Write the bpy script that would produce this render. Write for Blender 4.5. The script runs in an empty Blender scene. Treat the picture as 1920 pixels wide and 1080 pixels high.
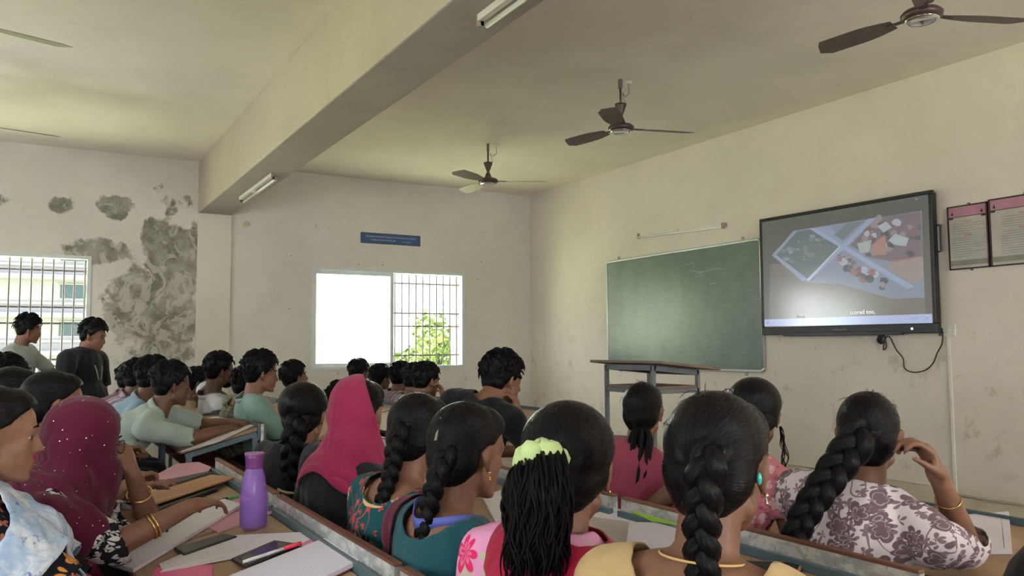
import bpy, bmesh, math, random
import numpy as np
from mathutils import Vector, Matrix, noise as mnoise

# ------------------------------------------------------------------ camera
C = bpy.context.scene.collection
SC = bpy.context.scene
cam_d = bpy.data.cameras.new('camera'); cam = bpy.data.objects.new('camera', cam_d); C.objects.link(cam)
RT = Vector((0.86135599, -0.50795364, -0.00699718)); UP = Vector((-0.031334, -0.06687186, 0.99726944)); FW = Vector((0.50703456, 0.85878475, 0.0735167))
cam.matrix_world = Matrix(((RT.x, UP.x, -FW.x, 0), (RT.y, UP.y, -FW.y, 0), (RT.z, UP.z, -FW.z, 1.32), (0, 0, 0, 1)))
cam_d.sensor_width = 36; cam_d.lens = 36 * 1516.66 / 1920; cam_d.clip_start = .05; cam_d.clip_end = 400
SC.camera = cam

# ------------------------------------------------------------------ light
W = bpy.data.worlds.new('overcast_sky'); SC.world = W; W.use_nodes = True
wn = W.node_tree.nodes; wn['Background'].inputs[0].default_value = (.93, .97, 1, 1); wn['Background'].inputs[1].default_value = 6.0
def area(name, loc, rot, sx, sy, power, col=(1, 1, 1), portal=False):
    l = bpy.data.lights.new(name, 'AREA'); l.shape = 'RECTANGLE'; l.size = sx; l.size_y = sy; l.energy = power; l.color = col
    if portal: l.cycles.is_portal = True
    o = bpy.data.objects.new(name, l); C.objects.link(o); o.location = loc; o.rotation_euler = rot; return o
PI = math.pi
DX, DY, H, BX, RY = 5.98, 9.63, 3.458, -2.55, -3.6      # front wall, left wall, ceiling, back wall, right wall
# daylight: portals in the two visible windows, added up-tilted fill lamps standing in for daylight from the unseen windows
area('window_portal', (3.9, DY + .24, 1.69), (-PI / 2, 0, 0), 2.07, 1.26, 1, portal=True)
area('window_portal', (-.53, DY + .24, 1.69), (-PI / 2, 0, 0), 2.07, 1.26, 1, portal=True)
area('fill_right', (3.6, RY + .45, 1.75), (PI / 2 + .75, 0, 0), 2.0, 1.25, 62, (1, .93, .90))
area('fill_right', (-.6, RY + .45, 1.75), (PI / 2 + .75, 0, 0), 2.0, 1.25, 9, (1, .93, .90))
area('fill_back', (BX + .45, 1.2, 1.75), (0, -PI / 2 - .7, 0), 1.25, 2.0, 3, (1, .95, .9))
area('fill_back', (BX + .45, 6.6, 1.75), (0, -PI / 2 - .7, 0), 1.25, 2.0, 2, (1, .95, .9))
sun_d = bpy.data.lights.new('sun', 'SUN'); sun_d.energy = 100; sun_d.angle = .02; sun_d.color = (1, .95, .85)
sun = bpy.data.objects.new('sun', sun_d); C.objects.link(sun); sun.rotation_euler = (math.radians(8), math.radians(48), 0)
SC.view_settings.view_transform = 'Standard'; SC.view_settings.look = 'None'; SC.view_settings.gamma = 1; SC.view_settings.use_curve_mapping = False
SC.view_settings.exposure = 0.86
SC.cycles.use_denoising = True; SC.cycles.max_bounces = 9; SC.cycles.diffuse_bounces = 6; SC.cycles.glossy_bounces = 3; SC.cycles.transmission_bounces = 6; SC.cycles.transparent_max_bounces = 10
SC.cycles.sample_clamp_indirect = 6; SC.cycles.caustics_reflective = False; SC.cycles.caustics_refractive = False
random.seed(4)

# ------------------------------------------------------------------ materials
class N:
    def __init__(s, name):
        s.m = bpy.data.materials.new(name); s.m.use_nodes = True; s.t = s.m.node_tree; s.n = s.t.nodes
        s.b = s.n['Principled BSDF']; s._oc = None
    def add(s, typ, **kw):
        x = s.n.new(typ)
        for k, v in kw.items(): setattr(x, k, v)
        return x
    def put(s, sock, v):
        if v is None: return
        if isinstance(v, bpy.types.NodeSocket): s.t.links.new(v, sock)
        else:
            if isinstance(v, (tuple, list)) and len(v) == 3 and sock.type == 'RGBA': v = (*v, 1)
            sock.default_value = v
    def oc(s, scale=(1, 1, 1), loc=(0, 0, 0), rot=(0, 0, 0)):
        if s._oc is None: s._oc = s.add('ShaderNodeTexCoord')
        mp = s.add('ShaderNodeMapping'); s.put(mp.inputs[0], s._oc.outputs['Object']); s.put(mp.inputs[1], loc); s.put(mp.inputs[2], rot); s.put(mp.inputs[3], scale); return mp.outputs[0]
    def attr(s, name): a = s.add('ShaderNodeAttribute'); a.attribute_name = name; return a
    def noise(s, vec, scale, detail=4, rough=.55, dist=0):
        x = s.add('ShaderNodeTexNoise'); s.put(x.inputs['Vector'], vec); s.put(x.inputs['Scale'], scale); s.put(x.inputs['Detail'], detail); s.put(x.inputs['Roughness'], rough); s.put(x.inputs['Distortion'], dist); return x.outputs[0]
    def math(s, op, a, b=0., c=None, clamp=False):
        x = s.add('ShaderNodeMath', operation=op, use_clamp=clamp); s.put(x.inputs[0], a); s.put(x.inputs[1], b)
        if c is not None: s.put(x.inputs[2], c)
        return x.outputs[0]
    def ramp(s, f, lo, hi):   # smooth step of f between lo and hi -> 0..1
        x = s.add('ShaderNodeMapRange', interpolation_type='SMOOTHSTEP'); s.put(x.inputs[0], f); s.put(x.inputs[1], lo); s.put(x.inputs[2], hi); return x.outputs[0]
    def mix(s, f, a, b):
        x = s.add('ShaderNodeMix', data_type='RGBA'); s.put(x.inputs[0], f); s.put(x.inputs[6], a); s.put(x.inputs[7], b); return x.outputs[2]
    def sep(s, v): x = s.add('ShaderNodeSeparateXYZ'); s.put(x.inputs[0], v); return x.outputs
    def bump(s, h, strength=.3, dist=.01): x = s.add('ShaderNodeBump'); s.put(x.inputs['Height'], h); s.put(x.inputs['Strength'], strength); s.put(x.inputs['Distance'], dist); s.t.links.new(x.outputs[0], s.b.inputs['Normal'])
    def out(s, col=None, rough=None, metal=None, spec=None, **kw):
        s.put(s.b.inputs['Base Color'], col); s.put(s.b.inputs['Roughness'], rough); s.put(s.b.inputs['Metallic'], metal); s.put(s.b.inputs['Specular IOR Level'], spec)
        for k, v in kw.items(): s.put(s.b.inputs[k.replace('_', ' ')], v)
        return s.m
def sh(c, k): return tuple(min(1, x * k) for x in c)
def plain(name, col, rough=.6, metal=0., spec=.5, var=.12, scale=6., bump=.0, bscale=60.):
    n = N(name); o = n.oc(); f = n.noise(o, scale, 4)
    if bump: n.bump(n.noise(o, bscale, 3), bump, .004)
    return n.out(n.mix(n.ramp(f, .3, .7), sh(col, 1 - var), sh(col, 1 + var)), rough, metal, spec)
def fabric(name, col, var=.12, rough=.9):
    n = N(name); o = n.oc(); f = n.noise(o, 5., 4)
    n.bump(n.math('ADD', n.noise(o, 450., 2), n.math('MULTIPLY', n.noise(o, 16., 3), 3.)), .35, .004)
    return n.out(n.mix(n.ramp(f, .3, .7), sh(col, 1 - var), sh(col, 1 + var)), rough, 0., .2, Sheen_Weight=.15)
def skin(name, col):
    n = N(name); o = n.oc(); f = n.noise(o, 22., 5); lip = n.attr('lips').outputs['Fac']
    c = n.mix(n.ramp(f, .3, .75), sh(col, .86), sh(col, 1.1)); c = n.mix(lip, c, (col[0] * .8, col[1] * .55, col[2] * .62))
    n.bump(n.noise(o, 260., 2), .12, .002)
    return n.out(c, .5, 0., .4, Subsurface_Weight=.06, Subsurface_Radius=(.02, .008, .004))
def hair_mat(name, col=(.004, .0034, .004), rough=.27, spec=.14):
    n = N(name); a = n.attr('strand').outputs['Vector']; s1 = n.noise(a, 9., 3, .6); s2 = n.noise(a, 30., 2)
    h = n.math('ADD', s1, n.math('MULTIPLY', s2, .5)); n.bump(h, .4, .005)
    return n.out(n.mix(n.ramp(s1, .3, .7), sh(col, .6), sh(col, 1.7)), n.math('ADD', n.math('MULTIPLY', s2, .2), rough - .1), 0., spec)
def floral(name, base, fl, fl2, scale=11., leaf=None, dens=.36, stems=True):
    n = N(name); o = n.oc()
    def flowers(sc, rad, amp, petals, off):
        v = n.add('ShaderNodeTexVoronoi'); v.voronoi_dimensions = '3D'; oo = n.oc(loc=off); n.put(v.inputs['Vector'], oo); n.put(v.inputs['Scale'], sc)
        sb = n.add('ShaderNodeVectorMath', operation='SUBTRACT'); n.put(sb.inputs[0], oo); n.put(sb.inputs[1], v.outputs['Position']); q = n.sep(sb.outputs[0])
        ang = n.math('ARCTAN2', q[2], n.math('ADD', q[1], n.math('MULTIPLY', q[0], .6)))
        th = n.math('ADD', n.math('MULTIPLY', n.math('ABSOLUTE', n.math('COSINE', n.math('MULTIPLY', ang, petals / 2.))), amp), rad)
        d = v.outputs['Distance']; m = n.ramp(n.math('SUBTRACT', th, d), 0., .03)
        ring = n.ramp(n.math('ABSOLUTE', n.math('SUBTRACT', d, n.math('MULTIPLY', th, .62))), .03, .012)
        return m, ring
    m1, r1 = flowers(scale, dens * .72, dens * .42, 6., (0, 0, 0)); m2, r2 = flowers(scale * 1.9, dens * .3, dens * .85, 5., (3.1, 1.7, .4))
    c = n.mix(m2, base, leaf or fl2); 
    if stems:
        f = n.noise(n.oc(loc=(5, 2, 1)), scale * .55, 1.); st = n.ramp(n.math('ABSOLUTE', n.math('SUBTRACT', f, .5)), .012, .005); c = n.mix(st, c, leaf or fl2)
    c = n.mix(m1, c, fl); c = n.mix(n.math('MULTIPLY', m1, n.math('MULTIPLY', r1, .6)), c, sh(base, .8))
    n.bump(n.noise(o, 14., 3), .5, .012)
    return n.out(c, .9, 0., .2)
def stripes(name, a, b, freq=55., ax=(0, 1, 0), ax2=None, width=.0, c3=None):
    n = N(name); q = n.sep(n.oc())
    def w(ax):
        f = n.math('ADD', n.math('MULTIPLY', q[0], ax[0] * freq), n.math('ADD', n.math('MULTIPLY', q[1], ax[1] * freq), n.math('MULTIPLY', q[2], ax[2] * freq)))
        return n.ramp(n.math('SINE', f), width, width + .25)
    c = n.mix(w(ax), a, b)
    if ax2: c = n.mix(n.math('MULTIPLY', w(ax2), .55), c, c3 or b)
    n.bump(n.noise(n.oc(), 14., 3), .4, .012)
    return n.out(c, .9, 0., .2)
def plaster(name, col, damp=None, dirt=.5, low=False):
    n = N(name); o = n.oc(); q = n.sep(o)
    big = n.noise(o, .7, 6, .6); fine = n.noise(o, 6., 6, .65)
    c = n.mix(n.ramp(big, .3, .72), sh(col, .9), sh(col, 1.05))
    c = n.mix(n.math('MULTIPLY', n.ramp(fine, .52, .72), dirt * .35), c, sh((col[0], col[1] * .9, col[2] * .75), .72))
    sp = n.noise(n.oc(scale=(1, 1, .55)), 3.2, 8, .75)
    c = n.mix(n.math('MULTIPLY', n.ramp(sp, .64, .7), dirt * .5), c, sh(col, .55))
    hgt = n.math('ADD', n.math('MULTIPLY', big, 2.), fine)
    if low:   # yellowish rubbed band near the floor and mottled damp in mid height, as on the front wall
        lm = n.math('MULTIPLY', n.ramp(q[2], 1.75, 1.3), n.ramp(n.noise(n.oc(scale=(1, 1, .8)), 5., 7, .7), .56, .66))
        c = n.mix(n.math('MULTIPLY', lm, .35), c, (.33, .25, .17))
        y = n.ramp(n.math('ADD', q[2], n.math('MULTIPLY', fine, .12)), .34, .24); c = n.mix(n.math('MULTIPLY', y, .55), c, (.52, .43, .25))
    if damp:  # ragged patch of failed paint around each given (x, z, rx, rz)
        msk = None
        for (cx, cz, rx, rz, k) in damp:
            dx = n.math('DIVIDE', n.math('SUBTRACT', q[0], cx), rx); dz = n.math('DIVIDE', n.math('SUBTRACT', q[2], cz), rz)
            d = n.math('ADD', n.math('MULTIPLY', dx, dx), n.math('MULTIPLY', dz, dz)); e = n.math('MULTIPLY', n.math('SUBTRACT', 1., d, clamp=True), k, clamp=True)
            msk = e if msk is None else n.math('MAXIMUM', msk, e)
        f1 = n.noise(n.oc(), 2.6, 9, .66, .35); f2 = n.noise(n.oc(loc=(4, 0, 2), scale=(1, 1, .8)), 5.2, 8, .66, 1.6)
        pm = n.ramp(n.math('ADD', n.math('MULTIPLY', msk, .38), f1), .705, .785)
        flake = n.ramp(n.math('ADD', f2, n.math('MULTIPLY', n.ramp(q[2], 2.5, 1.9), .07)), .53, .6)
        dc = n.mix(n.ramp(n.noise(o, 5., 7, .65), .35, .65), (.19, .18, .15), (.37, .355, .305))
        dc = n.mix(n.math('MULTIPLY', flake, .62), dc, sh(col, .82))
        c = n.mix(pm, c, dc); hgt = n.math('ADD', hgt, n.math('MULTIPLY', n.math('MULTIPLY', pm, n.math('SUBTRACT', 1., flake)), -.9))
    n.bump(hgt, .35, .012)
    return n.out(c, .93, 0., .15)
def emit(name, col, k):
    n = N(name); n.out((0, 0, 0), .4); n.put(n.b.inputs['Emission Color'], col); n.put(n.b.inputs['Emission Strength'], k); return n.m
def glass(name, col=(1, 1, 1), rough=.02, mixf=.12):
    n = N(name); tr = n.add('ShaderNodeBsdfTransparent'); n.put(tr.inputs[0], col); gl = n.add('ShaderNodeBsdfGlossy'); n.put(gl.inputs['Roughness'], rough)
    mx = n.add('ShaderNodeMixShader'); n.put(mx.inputs[0], mixf); n.t.links.new(tr.outputs[0], mx.inputs[1]); n.t.links.new(gl.outputs[0], mx.inputs[2]); n.t.links.new(mx.outputs[0], n.n['Material Output'].inputs[0]); return n.m

M = dict(
    wall_front=plaster('wall_front_paint', (.73, .67, .585), dirt=.35, low=True),
    wall_left=plaster('wall_left_paint', (.69, .66, .60), dirt=.45, damp=[(1.14, 1.7, .66, 1.15, 1.15), (1.3, 2.3, .55, .85, 1.15), (.55, 2.38, .62, .2, .95), (-.35, 2.8, .35, .2, .6), (.18, 2.86, .2, .16, .9), (.72, 2.85, .25, .2, .9), (1.3, 2.95, .3, .35, .9), (-.9, 2.65, .5, .35, .7), (.55, 1.45, .25, .4, .5)]),
    wall=plaster('wall_paint', (.7, .66, .57), dirt=.4),
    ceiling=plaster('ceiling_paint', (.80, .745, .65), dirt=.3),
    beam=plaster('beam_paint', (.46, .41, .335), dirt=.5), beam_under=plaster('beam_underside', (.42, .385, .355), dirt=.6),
    floor=plain('floor_cement', (.22, .2, .18), .7, var=.2, scale=3),
    alu=plain('aluminium', (.62, .66, .66), .38, .5, var=.06), alu_white=plain('window_frame_white', (.62, .68, .68), .5, var=.05),
    iron=plain('grille_iron', (.16, .14, .15), .55, .2), steel=plain('blue_grey_enamelled_steel', (.085, .14, .165), .42, .1, var=.15, scale=9),
    greysteel=plain('grey_enamelled_steel', (.16, .175, .18), .45, .2), silver=plain('silver_trim', (.72, .75, .76), .22, .85, var=.05),
    brown=plain('fan_brown', (.055, .03, .028), .4), blade=plain('fan_blade_brown', (.10, .075, .065), .5), white=plain('white_plastic', (.7, .68, .6), .5, var=.05),
    tube=plain('tube_glass', (.85, .84, .78), .18, var=.02), black=plain('black_plastic', (.013, .013, .015), .35, var=.1), darkgrey=plain('dark_grey_plastic', (.04, .04, .045), .4),
    gold=plain('gold', (.83, .55, .2), .22, 1., var=.05), chrome=plain('chrome', (.8, .8, .8), .12, 1., var=.02), maroon=plain('maroon_binding', (.035, .008, .014), .5),
    eye=plain('eye_white', (.42, .39, .36), .4, var=.02), iris=plain('iris_dark', (.02, .012, .008), .15, var=.02), paper=None)
def wood(name, a, b, scale=(1, 9, 9), rough=.45):
    n = N(name); f = n.noise(n.oc(scale=scale), 5., 6, .65, 1.2); g = n.noise(n.oc(scale=(scale[0] * 3, scale[1] * 4, scale[2] * 4)), 9., 4)
    n.bump(g, .15, .003); return n.out(n.mix(n.ramp(n.math('ADD', n.math('MULTIPLY', f, .75), n.math('MULTIPLY', g, .25)), .35, .65), a, b), rough, 0., .4)
M['desk'] = wood('desk_laminate', (.30, .19, .115), (.43, .29, .18), (.9, .12, .9)); M['edge'] = wood('brown_wood_edge', (.12, .05, .03), (.2, .09, .055), (1, .1, 1))
M['exam'] = wood('hardboard', (.42, .2, .085), (.56, .3, .14), (.15, 1, 1), .4)
def worn(name):
    n = N(name); o = n.oc(); f = n.noise(n.oc(scale=(1, .5, 1)), 22., 7, .7, .5); s = n.noise(n.oc(scale=(.2, 1.2, .2)), 60., 4, .7)
    c = n.mix(n.ramp(f, .42, .56), (.68, .69, .66), (.42, .45, .45)); c = n.mix(n.math('MULTIPLY', n.ramp(s, .6, .66), .6), c, (.1, .1, .1)); return n.out(c, .25, .3, .7)
M['worn'] = worn('scratched_pale_laminate')
def papermat(name, base=(.66, .65, .76), grid=False):
    n = N(name); q = n.sep(n.oc()); ln = n.ramp(n.math('SINE', n.math('MULTIPLY', q[0], 2 * PI / .0085)), .93, .99)
    g = n.noise(n.oc(scale=(1, 5, 1)), 30., 3); ln = n.math('MULTIPLY', ln, n.math('MULTIPLY', n.ramp(g, .35, .5), .3)); return n.out(n.mix(ln, base, sh(base, .45)), .75, 0., .3)
M['paper'] = papermat('ruled_paper'); M['plainpaper'] = plain('plain_paper', (.68, .66, .72), .75, var=.04)

# ------------------------------------------------------------------ mesh collecting
class G:
    def __init__(s): s.v = []; s.f = []; s.n = 0; s.st = []
    def add(s, v, f, st=None):
        v = np.asarray(v, float).reshape(-1, 3); s.v.append(v); s.f += [tuple(i + s.n for i in q) for q in f]; s.n += len(v)
        s.st.append(np.zeros((len(v), 3)) if st is None else np.asarray(st, float)); return s
    def box(s, a, b):
        x0, y0, z0 = a; x1, y1, z1 = b
        return s.add([(x0, y0, z0), (x1, y0, z0), (x1, y1, z0), (x0, y1, z0), (x0, y0, z1), (x1, y0, z1), (x1, y1, z1), (x0, y1, z1)], [(0, 3, 2, 1), (4, 5, 6, 7), (0, 1, 5, 4), (1, 2, 6, 5), (2, 3, 7, 6), (3, 0, 4, 7)])
    def bar(s, p, q, w, h, up=(0, 0, 1)):   # box along p->q
        p, q = np.array(p, float), np.array(q, float); d = q - p; d /= np.linalg.norm(d); sd = np.cross(d, up)
        if np.linalg.norm(sd) < 1e-4: sd = np.cross(d, (1, 0, 0))
        sd /= np.linalg.norm(sd); u = np.cross(sd, d); o = [(-1, -1), (1, -1), (1, 1), (-1, 1)]
        return s.add([p + sd * w / 2 * a + u * h / 2 * b for a, b in o] + [q + sd * w / 2 * a + u * h / 2 * b for a, b in o], [(0, 1, 2, 3), (7, 6, 5, 4), (0, 4, 5, 1), (1, 5, 6, 2), (2, 6, 7, 3), (3, 7, 4, 0)])
    def tube(s, pts, rad, seg=8, flat=1., nrm=None, cap=True, strand=0.):
        P = np.array(pts, float); n = len(P); rad = np.full(n, rad, float) if np.isscalar(rad) else np.array(rad, float)
        T = np.gradient(P, axis=0); T /= np.linalg.norm(T, axis=1)[:, None] + 1e-12
        a = np.array(nrm if nrm is not None else ((0, 0, 1) if abs(T[0][2]) < .9 else (1, 0, 0)), float); V = []; S = []
        for i in range(n):
            a = a - T[i] * (a @ T[i]); a /= np.linalg.norm(a) + 1e-12; b = np.cross(T[i], a)
            for k in range(seg):
                t = 2 * PI * k / seg; V.append(P[i] + (a * math.cos(t) * flat + b * math.sin(t)) * rad[i]); S.append((math.cos(t) * 1.2 + strand * 3.3, math.sin(t) * 1.2, i * .03))
        F = [(i * seg + k, i * seg + (k + 1) % seg, (i + 1) * seg + (k + 1) % seg, (i + 1) * seg + k) for i in range(n - 1) for k in range(seg)]
        if cap: F += [tuple(range(seg))[::-1], tuple((n - 1) * seg + k for k in range(seg))]
        return s.add(V, F, S)
    def lathe(s, prof, c=(0, 0, 0), seg=24, ax='z'):
        V = []; 
        for r, z in prof:
            for k in range(seg):
                t = 2 * PI * k / seg; V.append((c[0] + r * math.cos(t), c[1] + r * math.sin(t), c[2] + z))
        n = len(prof); F = [(i * seg + k, i * seg + (k + 1) % seg, (i + 1) * seg + (k + 1) % seg, (i + 1) * seg + k) for i in range(n - 1) for k in range(seg)]
        if prof[0][0] > 0: F.append(tuple(range(seg))[::-1])
        if prof[-1][0] > 0: F.append(tuple((n - 1) * seg + k for k in range(seg)))
        return s.add(V, F)
    def cap(s, p, q, r0, r1, seg=14):   # tapered capsule
        p, q = np.array(p, float), np.array(q, float); d = q - p; L = np.linalg.norm(d)
        if L < 1e-6: d = np.array((0, 0, 1.)); 
        else: d = d / L
        a = np.cross(d, (0, 0, 1)) if abs(d[2]) < .9 else np.cross(d, (1, 0, 0)); a /= np.linalg.norm(a); b = np.cross(d, a); rings = []
        for t in (-.98, -.8, -.5, 0): rings.append((p + d * r0 * t, r0 * math.sqrt(1 - t * t)))
        for t in (0, .5, .8, .98): rings.append((q + d * r1 * t, r1 * math.sqrt(1 - t * t)))
        V = [c + (a * math.cos(2 * PI * k / seg) + b * math.sin(2 * PI * k / seg)) * r for c, r in rings for k in range(seg)]; n = len(rings)
        F = [(i * seg + k, i * seg + (k + 1) % seg, (i + 1) * seg + (k + 1) % seg, (i + 1) * seg + k) for i in range(n - 1) for k in range(seg)] + [tuple(range(seg))[::-1], tuple((n - 1) * seg + k for k in range(seg))]
        return s.add(V, F)
    def ell(s, c, r, R=None, nu=14, nv=9):
        V = [];
        for i in range(nv):
            th = PI * (i + .5) / nv
            for k in range(nu): V.append((math.sin(th) * math.cos(2 * PI * k / nu), math.sin(th) * math.sin(2 * PI * k / nu), math.cos(th)))
        V = np.array(V) * np.array(r) * 1.01
        if R is not None: V = V @ np.array(R).T
        F = [(i * nu + k, (i + 1) * nu + k, (i + 1) * nu + (k + 1) % nu, i * nu + (k + 1) % nu) for i in range(nv - 1) for k in range(nu)] + [tuple(range(nu)), tuple((nv - 1) * nu + k for k in range(nu))[::-1]]
        return s.add(V + np.array(c), F)
    def mesh(s, name):
        me = bpy.data.meshes.new(name); v = np.concatenate(s.v) if s.v else np.zeros((0, 3)); me.from_pydata(v.tolist(), [], s.f); me.update(); return me
def put(name, g, m, parent=None, smooth=False, label=None, cat=None, group=None, kind=None, strand=False, bevel=0, loc=None):
    me = g if isinstance(g, bpy.types.Mesh) else g.mesh(name)
    if strand and not isinstance(g, bpy.types.Mesh):
        a = me.attributes.new('strand', 'FLOAT_VECTOR', 'POINT'); a.data.foreach_set('vector', np.concatenate(g.st).astype('f').ravel())
    if m is not None: me.materials.append(m)
    if smooth: me.polygons.foreach_set('use_smooth', np.ones(len(me.polygons), bool))
    o = bpy.data.objects.new(name, me); C.objects.link(o)
    if parent is not None: o.parent = parent; 
    if loc: o.location = loc
    if bevel: b = o.modifiers.new('bevel', 'BEVEL'); b.width = bevel; b.segments = 2; b.limit_method = 'ANGLE'
    return tag(o, label, cat, group, kind)
def tag(o, label=None, cat=None, group=None, kind=None):
    if label: o['label'] = label
    if cat: o['category'] = cat
    if group: o['group'] = group
    if kind: o['kind'] = kind
    return o
def empty(name, loc=(0, 0, 0), rz=0., label=None, cat=None, group=None, kind=None, rot=None):
    o = bpy.data.objects.new(name, None); C.objects.link(o); o.location = loc; o.rotation_euler = rot or (0, 0, rz); o.empty_display_size = .1; return tag(o, label, cat, group, kind)
def copy_tree(o, parent=None):
    c = o.copy(); C.objects.link(c); c.parent = parent
    for ch in [x for x in bpy.data.objects if x.parent == o]: copy_tree(ch, c)
    return c
def remesh(g, vox, smooth=2, fac=.5):
    me = g.mesh('tmp'); o = bpy.data.objects.new('tmp', me); C.objects.link(o)
    r = o.modifiers.new('r', 'REMESH'); r.mode = 'VOXEL'; r.voxel_size = vox; r.adaptivity = 0
    if smooth: s_ = o.modifiers.new('s', 'SMOOTH'); s_.factor = fac; s_.iterations = smooth
    dg = bpy.context.evaluated_depsgraph_get(); out = bpy.data.meshes.new_from_object(o.evaluated_get(dg)); bpy.data.objects.remove(o); bpy.data.meshes.remove(me); return out
def co(me): a = np.empty(len(me.vertices) * 3, 'f'); me.vertices.foreach_get('co', a); return a.reshape(-1, 3).astype(float)
def setco(me, v): me.vertices.foreach_set('co', v.astype('f').ravel()); me.update()
def keep(me, mask, ssteps=3):   # keep the vertices of mask, then even out the cut edge
    bm = bmesh.new(); bm.from_mesh(me); bm.verts.ensure_lookup_table()
    bmesh.ops.delete(bm, geom=[v for v in bm.verts if not mask[v.index]], context='VERTS')
    for _ in range(ssteps):
        new = {}
        for v in bm.verts:
            if v.is_boundary:
                nb = [e.other_vert(v).co for e in v.link_edges if e.is_boundary]
                if len(nb) == 2: new[v] = v.co * .5 + (nb[0] + nb[1]) * .25
        for v, c in new.items(): v.co = c
    bm.to_mesh(me); bm.free(); me.update(); return me
def vnoise(P, scale, seed=0.):   # cheap smooth pseudo-noise from sines
    x, y, z = (P * scale).T; return (np.sin(x * 1.7 + y * 1.1 + seed) * np.sin(y * 1.9 - z * 1.3 + seed * 2.1) + np.sin(z * 2.3 + x * .7 + seed * .7) * np.sin(x * 1.3 + z * .9 + 1.7 * seed)) * .5
# ------------------------------------------------------------------ room shell
def wall(name, axis, a, b, u0, u1, holes, m):   # axis 'y': wall spans x u0..u1 between y=a..b ; axis 'x': spans y
    g = G(); us = [u0] + [t for h in holes for t in h[:2]] + [u1]
    def bx(p, q, z0, z1):
        if axis == 'y': g.box((p, a, z0), (q, b, z1))
        else: g.box((a, p, z0), (b, q, z1))
    for i in range(0, len(us), 2): bx(us[i], us[i + 1], 0, H)
    for (p, q, z0, z1) in holes: bx(p, q, 0, z0); bx(p, q, z1, H)
    return put(name, g, m, kind='structure', label=name.replace('_', ' ') + ' of cream painted plaster')
WZ0, WZ1 = 1.062, 2.318
put('floor', G().box((BX - .2, RY - .2, -.15), (DX + .2, DY + .2, 0)), M['floor'], kind='structure', label='grey cement classroom floor')
put('ceiling', G().box((BX - .2, RY - .2, H), (DX + .2, DY + .2, H + .15)), M['ceiling'], kind='structure', label='cream plastered ceiling slab')
wall('wall_left', 'y', DY, DY + .22, BX - .2, DX + .2, [(-1.57, .5, WZ0, WZ1), (2.867, 4.94, WZ0, WZ1)], M['wall_left'])
wall('wall_front', 'x', DX, DX + .2, RY - .2, DY, [], M['wall_front'])
wall('wall_right', 'y', RY - .2, RY, BX - .2, DX, [(-1.6, .4, WZ0, WZ1), (2.6, 4.6, WZ0, WZ1)], M['wall'])
wall('wall_back', 'x', BX - .2, BX, RY, DY, [(.2, 2.2, WZ0, WZ1), (5.6, 7.6, WZ0, WZ1)], M['wall'])
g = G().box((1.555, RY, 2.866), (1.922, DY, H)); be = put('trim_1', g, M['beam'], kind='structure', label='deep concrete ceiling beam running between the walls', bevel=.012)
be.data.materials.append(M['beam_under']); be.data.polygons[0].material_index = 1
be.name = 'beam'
put('pillar', G().box((1.555, DY - .035, 0), (1.922, DY + .001, 2.866)), M['wall'], kind='structure', label='shallow wall pillar under the beam end', bevel=.006)

def window(name, x0, x1, label, sashes):
    r = empty(name, (x0, DY, WZ0), kind='structure', label=label); w = x1 - x0; h = WZ1 - WZ0
    def P(nm, p, q, m): return put(nm, G().box(p, q), m, r)
    t = .035
    P('window_frame', (0, -.012, 0), (w, .07, t), M['alu_white']); P('window_frame', (0, -.012, h - t), (w, .07, h), M['alu_white'])
    P('window_frame', (0, -.012, t), (t, .07, h - t), M['alu_white']); P('window_frame', (w - t, -.012, t), (w, .07, h - t), M['alu_white'])
    for a, b, y in sashes:
        s = .045; P('sash_frame', (a, y, t), (b, y + .022, t + s), M['alu_white']); P('sash_frame', (a, y, h - t - s), (b, y + .022, h - t), M['alu_white'])
        P('sash_frame', (a, y, t + s), (a + s, y + .022, h - t - s), M['alu_white']); P('sash_frame', (b - s, y, t + s), (b, y + .022, h - t - s), M['alu_white'])
        P('pane', (a + s, y + .009, t + s), (b - s, y + .013, h - t - s), M['milky'] if name == 'window_1' else M['pane'])
    n = 21; vb = G().tube([(0, 0, .01), (0, 0, h - .01)], .0105, 6).mesh('grille_bar'); vb.materials.append(M['iron'])
    for i in range(n):
        o = bpy.data.objects.new('grille_bar', vb); C.objects.link(o); o.parent = r; o.location = (.05 + (w - .1) * i / (n - 1), .13, 0)
    hb = G().bar((0, 0, 0), (w, 0, 0), .008, .018).mesh('grille_rail'); hb.materials.append(M['iron'])
    for z in GR:
        o = bpy.data.objects.new('grille_rail', hb); C.objects.link(o); o.parent = r; o.location = (0, .142, z - WZ0)
    return r
GR = [(4.456, 9.770, 2.165)[2], (4.457, 9.770, 1.776)[2], (4.457, 9.770, 1.607)[2], (4.457, 9.770, 1.229)[2]]
M['pane'] = glass('window_glass', (.93, .98, .95), .03, .1)
mk = N('milky_window_glass'); tl = mk.add('ShaderNodeBsdfTranslucent'); mk.put(tl.inputs[0], (.93, .98, .95, 1)); mx_ = mk.add('ShaderNodeMixShader'); mk.put(mx_.inputs[0], .35); tr_ = mk.add('ShaderNodeBsdfTransparent'); mk.t.links.new(tl.outputs[0], mx_.inputs[1]); mk.t.links.new(tr_.outputs[0], mx_.inputs[2]); mk.t.links.new(mx_.outputs[0], mk.n['Material Output'].inputs[0]); M['milky'] = mk.m
window('window_1', 2.867, 4.94, 'sliding window with iron grille below the blue sign', [(.03, 1.08, .03)])
window('window_2', -1.57, .5, 'grilled window beside the peeling wall patch', [(.03, 1.08, .03)])
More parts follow.
